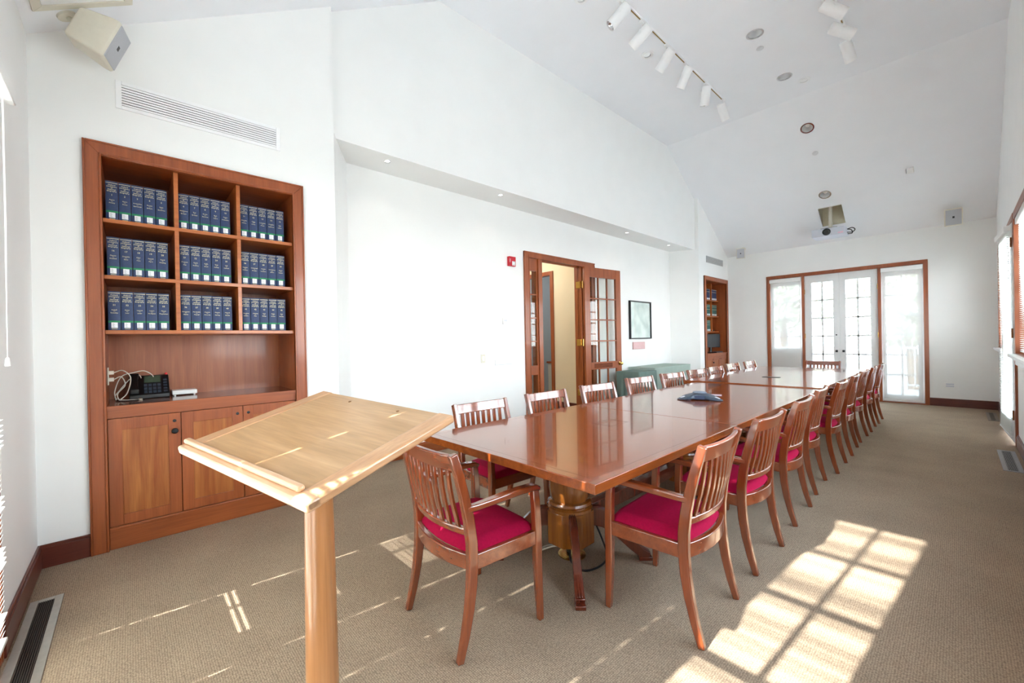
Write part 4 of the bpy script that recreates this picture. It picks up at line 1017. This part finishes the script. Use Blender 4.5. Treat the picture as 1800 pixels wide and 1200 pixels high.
# ------------------------------------------------------------------ ceiling fittings
def downlight(p, nrm, label, k):
    t = thing('recessed_downlight', p, label, 'ceiling light', 'recessed downlights'); t.rotation_euler = Vector(nrm).to_track_quat('Z', 'Y').to_euler()
    # local +z points up into the ceiling
    b = MB(); b.lathe([(.098, -.001), (.096, -.006), (.078, -.006), (.078, .004)], 28, caps=False); b.build('trim_ring', CHROME, t, smooth=40)
    b = MB(); b.lathe([(.080, -.002), (.076, .05), (.055, .10), (.03, .13), (.001, .135)], 28, caps=False); b.build('reflector', base_mat('satin_reflector', '#EDEDEF', .25, metal=.25, var=.01), t, smooth=50)
    b = MB(); b.lathe([(.010, .12), (.03, .10), (.034, .07), (.02, .052), (.002, .05)], 18, caps=False); b.build('bulb', base_mat('frosted_bulb', '#EDEBE4', .4), t, smooth=50)
N0 = (0, 0, 1); kk = math.hypot(YF-YC1, ZT-ZL); NS = (0, (ZT-ZL)/kk, (YF-YC1)/kk)
for (x, y), lab in zip(DL_FLAT, ('chrome recessed downlight in the flat ceiling, nearer of the two between the tracks', 'chrome recessed downlight in the flat ceiling just before the far slope', 'chrome recessed downlight at top edge of photo on the flat ceiling')):
    downlight((x, y, ZT), N0, lab, 0)
for (x, y), lab in zip(DL_SLOPE, ('chrome recessed downlight high on the sloping ceiling', 'chrome recessed downlight on the sloping ceiling right behind the projector')):
    downlight((x, y, zroof(y)), NS, lab, 0)
for (x, y), lab in zip(EYES, ('small white eyeball light by the far downlight on the flat ceiling', 'small white eyeball light left of the ceiling track', 'small white eyeball light at the top edge of photo left of the track')):
    t = thing('eyeball_light', (x, y, ZT), lab, 'ceiling light', 'small eyeball lights')
    b = MB(); b.lathe([(.082, -.001), (.078, -.008), (.046, -.010), (.046, .01)], 24, caps=False); b.build('trim_ring', WHITEP, t, smooth=40)
    b = MB(); b.lathe([(.05, .0), (.05, .08), (.002, .08)], 18, caps=False); b.build('can', BLACKP, t)
    b = MB(); b.lathe([(.044*math.cos(a), -.012+.036*math.sin(a)) for a in [(-.1+1.6*k/6) for k in range(7)]], 20, (.004, -.022, .0)); b.build('eyeball', WHITEP, t, smooth=50)
for x, y, nn, lab in ((2.063, 6.166, N0, 'round white sprinkler cover beside the nearer flat ceiling downlight'), (2.138, 8.822, NS, 'round white sprinkler cover on the sloping ceiling')):
    t = thing('sprinkler_cover', (x, y, zroof(y)), lab, 'sprinkler', 'sprinkler covers'); t.rotation_euler = Vector(nn).to_track_quat('Z', 'Y').to_euler()
    b = MB(); b.lathe([(.045, -.001), (.045, -.005), (.04, -.007), (.002, -.007)], 24); b.build('cover_disc', base_mat('grey_white', '#D6D6D8', .5), t, smooth=40)
    b = MB(); b.lathe([(.05, .0), (.05, -.002), (.046, -.002)], 24); b.build('rim', WHITEP, t)
t = thing('occupancy_sensor', (3.286, 9.519, zroof(9.519)), 'small white motion sensor on the sloping ceiling right of the projector', 'sensor'); t.rotation_euler = Vector(NS).to_track_quat('Z', 'Y').to_euler()
b = MB(); b.box(-.045, .045, -.05, .05, -.04, -.001); b.build('housing', WHITE, t, bevel=.006)
b = MB(); b.box(.046, .05, -.035, .035, -.034, -.01); b.build('dark_lens', DARKG, t)
# soffit lights
for k, y in enumerate((2.0, 3.57, 6.58, 8.16)):
    t = thing('soffit_downlight', (-.226, y, 3.222), 'tiny bright downlight in the soffit, %s from the camera' % ordn[k], 'ceiling light', 'small soffit downlights')
    b = MB(); b.lathe([(.038, -.001), (.036, -.006), (.026, -.004), (.024, -.0012)], 24, caps=False); b.build('trim_ring', CHROME, t, smooth=40)
    b = MB(); b.lathe([(.025, -.0012), (.012, -.006), (.002, -.008)], 18); 
    e = bpy.data.materials.get('lit_lamp') or bpy.data.materials.new('lit_lamp'); e.use_nodes = True; e.node_tree.nodes['Principled BSDF'].inputs['Emission Color'].default_value = (1, .93, .82, 1); e.node_tree.nodes['Principled BSDF'].inputs['Emission Strength'].default_value = 3
    b.build('bulb', e, t, smooth=40)
    lamp('soffit_lamp', (-.226, y, 3.20), .8, .02, spot=110)

# track lights
def track(x, y0, y1, label):
    t = thing('light_track', (x, (y0+y1)/2, ZT), label, 'light track', 'ceiling light tracks'); h = (y1-y0)/2
    b = MB(); b.box(-.018, .018, -h, h, -.022, -.0005); b.build('channel', WHITEP, t, bevel=.002)
    b = MB(); b.box(-.006, .006, -h+.004, h-.004, -.026, -.022); b.build('conductor_strip', BRONZE, t)
    return t
def head(x, y, aim, label, h=.25, r=.062, drop=.135):
    t = thing('track_spotlight', (x, y, ZT-.026), label, 'spotlight', 'white track spotlights')
    b = MB(); b.box(-.016, .016, -.04, .04, -.03, 0); b.build('adapter', WHITEP, t, bevel=.003)
    b = MB(); b.tube([(0, 0, -.03), (0, 0, -drop+.03)], .007, 10); b.build('stem', WHITEP, t, smooth=40)
    a = Vector(aim).normalized(); M = a.to_track_quat('Z', 'Y').to_matrix().to_4x4(); c = Vector((0, 0, -drop-.03))
    sd = M @ Vector((1, 0, 0))
    b = MB(); b.sweep([(0, 0, -drop+.03), (sd.x*.03, sd.y*.03, -drop+.03), c+sd*(r+.008)+Vector((0, 0, .03)), c+sd*(r+.008)-Vector((0, 0, .012))], a, .010, .003)
    b.sweep([(0, 0, -drop+.03), (-sd.x*.03, -sd.y*.03, -drop+.03), c-sd*(r+.008)+Vector((0, 0, .03)), c-sd*(r+.008)-Vector((0, 0, .012))], a, .010, .003); b.build('yoke', WHITEP, t)
    b = MB(); b.lathe([(.012, -h*.45), (r*.8, -h*.45), (r, -h*.40), (r, h*.62), (r-.004, h*.62), (r-.006, h*.45), (.01, h*.20)], 26, c, M, caps=False); o = b.build('lamp_housing', WHITEP, t, smooth=40)
    b = MB(); b.lathe([(r-.006, h*.56), (r*.6, h*.34), (.012, h*.28), (.001, h*.28)], 22, c, M, caps=False); b.build('reflector', CHROME, o, smooth=50)
track(1.285, 3.70, 7.08, 'long ceiling track of white spotlights left of the downlights')
track(2.885, 4.4, 6.9, 'ceiling track of white spotlights right of the downlights')
AIM = [(-.75, -.5, -.85), (-.8, -.1, -.5), (-.8, .15, -.62), (-.6, .2, -.8), (-.25, .2, -.95), (.1, .5, -.85)]
for k, (y, a) in enumerate(zip((4.06, 4.53, 5.14, 5.68, 6.35, 7.0), AIM)):
    head(1.285, y, a, 'white cylinder spotlight, %s along the left ceiling track from the camera' % ordn[k])
for k, (y, a) in enumerate(zip((5.75, 6.24, 6.72), ((.7, .5, -.55), (.75, .6, -.45), (.15, .6, -.8)))):
    head(2.885, y, a, 'white cylinder spotlight, %s along the right ceiling track from the camera' % ordn[k])

# access panel by the near corner
t = thing('ceiling_access_panel', (.44, -.17, zroof(-.17)), 'white framed panel in the near ceiling slope at upper left of photo', 'access panel')
t.rotation_euler = Vector((0, -(ZT-ZL), YC0-YN)).to_track_quat('Z', 'X').to_euler()
Rm = Vector((0, -(ZT-ZL), YC0-YN)).normalized()
t.rotation_euler = Matrix(((1, 0, 0), Vector((0, Rm.z, -Rm.y)), Rm)).transposed().to_euler()
b = MB(); W2, H2 = .205, .25; f = .045
for pl in ([(-W2, -H2), (W2, -H2), (W2-f, -H2+f), (-W2+f, -H2+f)], [(W2, -H2), (W2, H2), (W2-f, H2-f), (W2-f, -H2+f)], [(W2, H2), (-W2, H2), (-W2+f, H2-f), (W2-f, H2-f)], [(-W2, H2), (-W2, -H2), (-W2+f, -H2+f), (-W2+f, H2-f)]):
    b.prism(pl, lambda a, c, d: (a, c, d), -.012, -.0005)
b.build('frame', CREAM, t, bevel=.002)
b = MB(); b.box(-W2+f+.003, W2-f-.003, -H2+f+.003, H2-f-.003, -.007, -.0005); b.build('panel', WHITE, t)

# loudspeakers
def speaker(mount, nrm, c, aim, s, label, upv=(0, 0, 1)):
    t = thing('ceiling_speaker', mount, label, 'loudspeaker', 'white ceiling speakers'); M0 = Vector(mount)
    c = Vector(c)-M0; n = Vector(nrm).normalized()
    b = MB(); Mq = n.to_track_quat('Z', 'Y').to_matrix().to_4x4()
    b.lathe([(.05*s, -.0005), (.05*s, -.012*s), (.03*s, -.018*s)], 20, (0, 0, 0), Mq); b.build('mount_plate', CREAM, t, smooth=40)
    a = Vector(aim).normalized()
    b = MB(); b.tube([-n*.012*s, c*.5-a*.03*s, c-a*.10*s], .013*s, 10); b.build('bracket_arm', CREAM, t, smooth=40)
    u = Vector(upv); rr_ = a.cross(u).normalized(); u = rr_.cross(a)
    b = MB(); hw_, hh_ = .095*s, .125*s
    def P(x, y, z): return c+rr_*x+u*y+a*z
    sec = [(-.105*s, .62, .72), (-.09*s, .70, .80), (.05*s, .985, .985), (.085*s, 1, 1), (.098*s, .95, .96)]
    vs = []
    for z, fx, fy in sec:
        for x, y in ((-1, -1), (1, -1), (1, 1), (-1, 1)): vs.append(P(x*hw_*fx, y*hh_*fy, z))
    fs = [(i*4+k, i*4+(k+1) % 4, (i+1)*4+(k+1) % 4, (i+1)*4+k) for i in range(len(sec)-1) for k in range(4)]+[(3, 2, 1, 0), tuple(range(len(vs)-4, len(vs)))]
    b.add(vs, fs); b.build('cabinet', CREAM, t, bevel=.012*s, seg=3)
    b = MB(); b.add([P(x*hw_*.86, y*hh_*.88, z) for z in (.096*s, .102*s) for x, y in ((-1, -1), (1, -1), (1, 1), (-1, 1))], [(3, 2, 1, 0), (4, 5, 6, 7), (0, 1, 5, 4), (1, 2, 6, 5), (2, 3, 7, 6), (3, 0, 4, 7)]); g = b.build('front_grille', GRILL, t)
    b = MB(); b.add([P(x*.011*s, y*.014*s-.0*s, z) for z in (.102*s, .1035*s) for x, y in ((-1, -1), (1, -1), (1, 1), (-1, 1))], [(3, 2, 1, 0), (4, 5, 6, 7), (0, 1, 5, 4), (1, 2, 6, 5), (2, 3, 7, 6), (3, 0, 4, 7)]); b.build('badge', BLACKP, g)
NN = (0, -(ZT-ZL), YC0-YN)
speaker((.158, -.25, zroof(-.25)), NN, (.235, -.115, 3.235), (.22, .9, -.38), 1.0, 'cream loudspeaker hung from the near ceiling slope above the near bookcase')
speaker((.42, 10.52, zroof(10.52)), NS, (.395, 10.42, 3.245), (.25, -.9, -.25), .95, 'small cream loudspeaker on the far slope above the far bookcase side')
speaker((3.79, 10.46, zroof(10.46)), NS, (3.76, 10.36, 3.29), (.02, -.95, -.22), 1.15, 'cream loudspeaker on the far slope right of the projector')

# projector
t = thing('ceiling_projector', (2.13, 10.05, 4.12), 'white projector hanging on a pole from the ceiling pocket', 'projector')
b = MB(); b.tube([(0, 0, 0), (0, 0, -.73)], .032, 18); b.build('pole', CREAM, t, smooth=40)
b = MB(); b.box(-.14, .12, -.12, .12, -.755, -.735); b.tube([(0, 0, -.73), (0, 0, -.74)], .05, 18); b.build('mount_plate', BLACKH, t, bevel=.003)
b = MB(); b.box(-.27, .25, -.20, .20, -.905, -.755); b.build('body', GREYPLAST, t, bevel=.014, seg=3)
M = Matrix.Rotation(PI/2, 4, 'X')
b = MB(); b.lathe([(.066, -.01), (.066, .020), (.056, .022), (.052, .006), (.03, .0), (.001, .004)], 26, (-.03, -.20, -.83), M); b.build('lens', LENS, t, smooth=40)
b = MB(); b.box(.14, .22, -.2015, -.20, -.885, -.865); b.build('indicator', base_mat('pink_led', '#F0B4C8', .4), t)
b = MB(); b.tube(cat([(.25, 0, -.80), (.33, -.02, -.79), (.37, -.02, -.83), (.33, -.02, -.87), (.25, 0, -.86)]), .008, 7); b.tube(cat([(.25, .05, -.79), (.31, .04, -.82), (.32, .04, -.88), (.25, .05, -.88)]), .008, 7); b.build('cable', CABLEB, t, smooth=50)

# ------------------------------------------------------------------ outside
b = MB(); b.box(-6, 12, 10.87, 13.6, -.14, -.02); struct(b.build('exterior_deck', CONC))
b = MB(); b.box(-6, 12, -6, -.6, -.30, -.02); struct(b.build('exterior_terrace', CONC))
b = MB(); b.box(-60, 70, -60, 90, -3.2, -3.0); struct(b.build('exterior_ground', LAWN))
b = MB(); b.box(4.5, 9, -.6, 10.8, -.30, -.02); struct(b.build('exterior_path', CONC))
t = thing('deck_railing', (2.2, 13.4, 0), 'white balcony railing outside the far double doors', 'railing')
b = MB(); b.box(-6, 6, -.035, .035, .95, 1.0); b.box(-6, 6, -.02, .02, .08, .12); b.build('handrail', FRAMEW, t)
b = MB()
for k in range(81): b.box(-6+k*.15-.012, -6+k*.15+.012, -.012, .012, .12, .95)
b.build('balusters', FRAMEW, t)
for k in range(5):
    b = MB(); b.box(-6+k*3-.05, -6+k*3+.05, -.05, .05, -.02, 1.05); b.build('post', FRAMEW, t, bevel=.004)
def tree(x, y, h, r, seed, label):
    rng = random.Random(seed)
    t = thing('tree', (x, y, -3.0), label, 'tree', 'trees beyond the balcony')
    b = MB(); b.tube(cat([(0, 0, 0), (.1, .05, h*.3), (-.05, .1, h*.6), (.05, 0, h*.85)], 4), [.28-.24*k/12 for k in range(13)], 8); b.build('trunk', BARK, t, smooth=50)
    b = MB()
    for k in range(1500):
        d = Vector((rng.gauss(0, 1), rng.gauss(0, 1), rng.gauss(0, 1))).normalized()*r*rng.random()**.45
        c = Vector((d.x, d.y, h*.72+d.z*.8)); c += Vector((math.sin(c.z*3+seed)*.4, math.cos(c.x*2+seed)*.4, 0))
        q = Vector((rng.gauss(0, 1), rng.gauss(0, 1), rng.gauss(0, 1))).normalized(); w_ = q.orthogonal().normalized(); s = rng.uniform(.12, .26)
        e = q.cross(w_)
        b.add([c-w_*s, c-e*s*.45, c+w_*s, c+e*s*.45], [(0, 1, 2, 3)])
    o = b.build('crown', LEAF, t)
for k, (x, y, h, r, lab) in enumerate(((-5.5, 19, 7.5, 1.9, 'leafy tree seen through the narrow window left of the far doors'), (-1.4, 21, 8.2, 1.95, 'leafy tree seen through the left door leaf'), (2.7, 19.5, 7.4, 1.9, 'leafy tree seen through the right door leaf'), (6.9, 22, 8.4, 2.0, 'leafy tree seen through the narrow window right of the far doors'))):
    tree(x, y, h, r, k+3, lab)
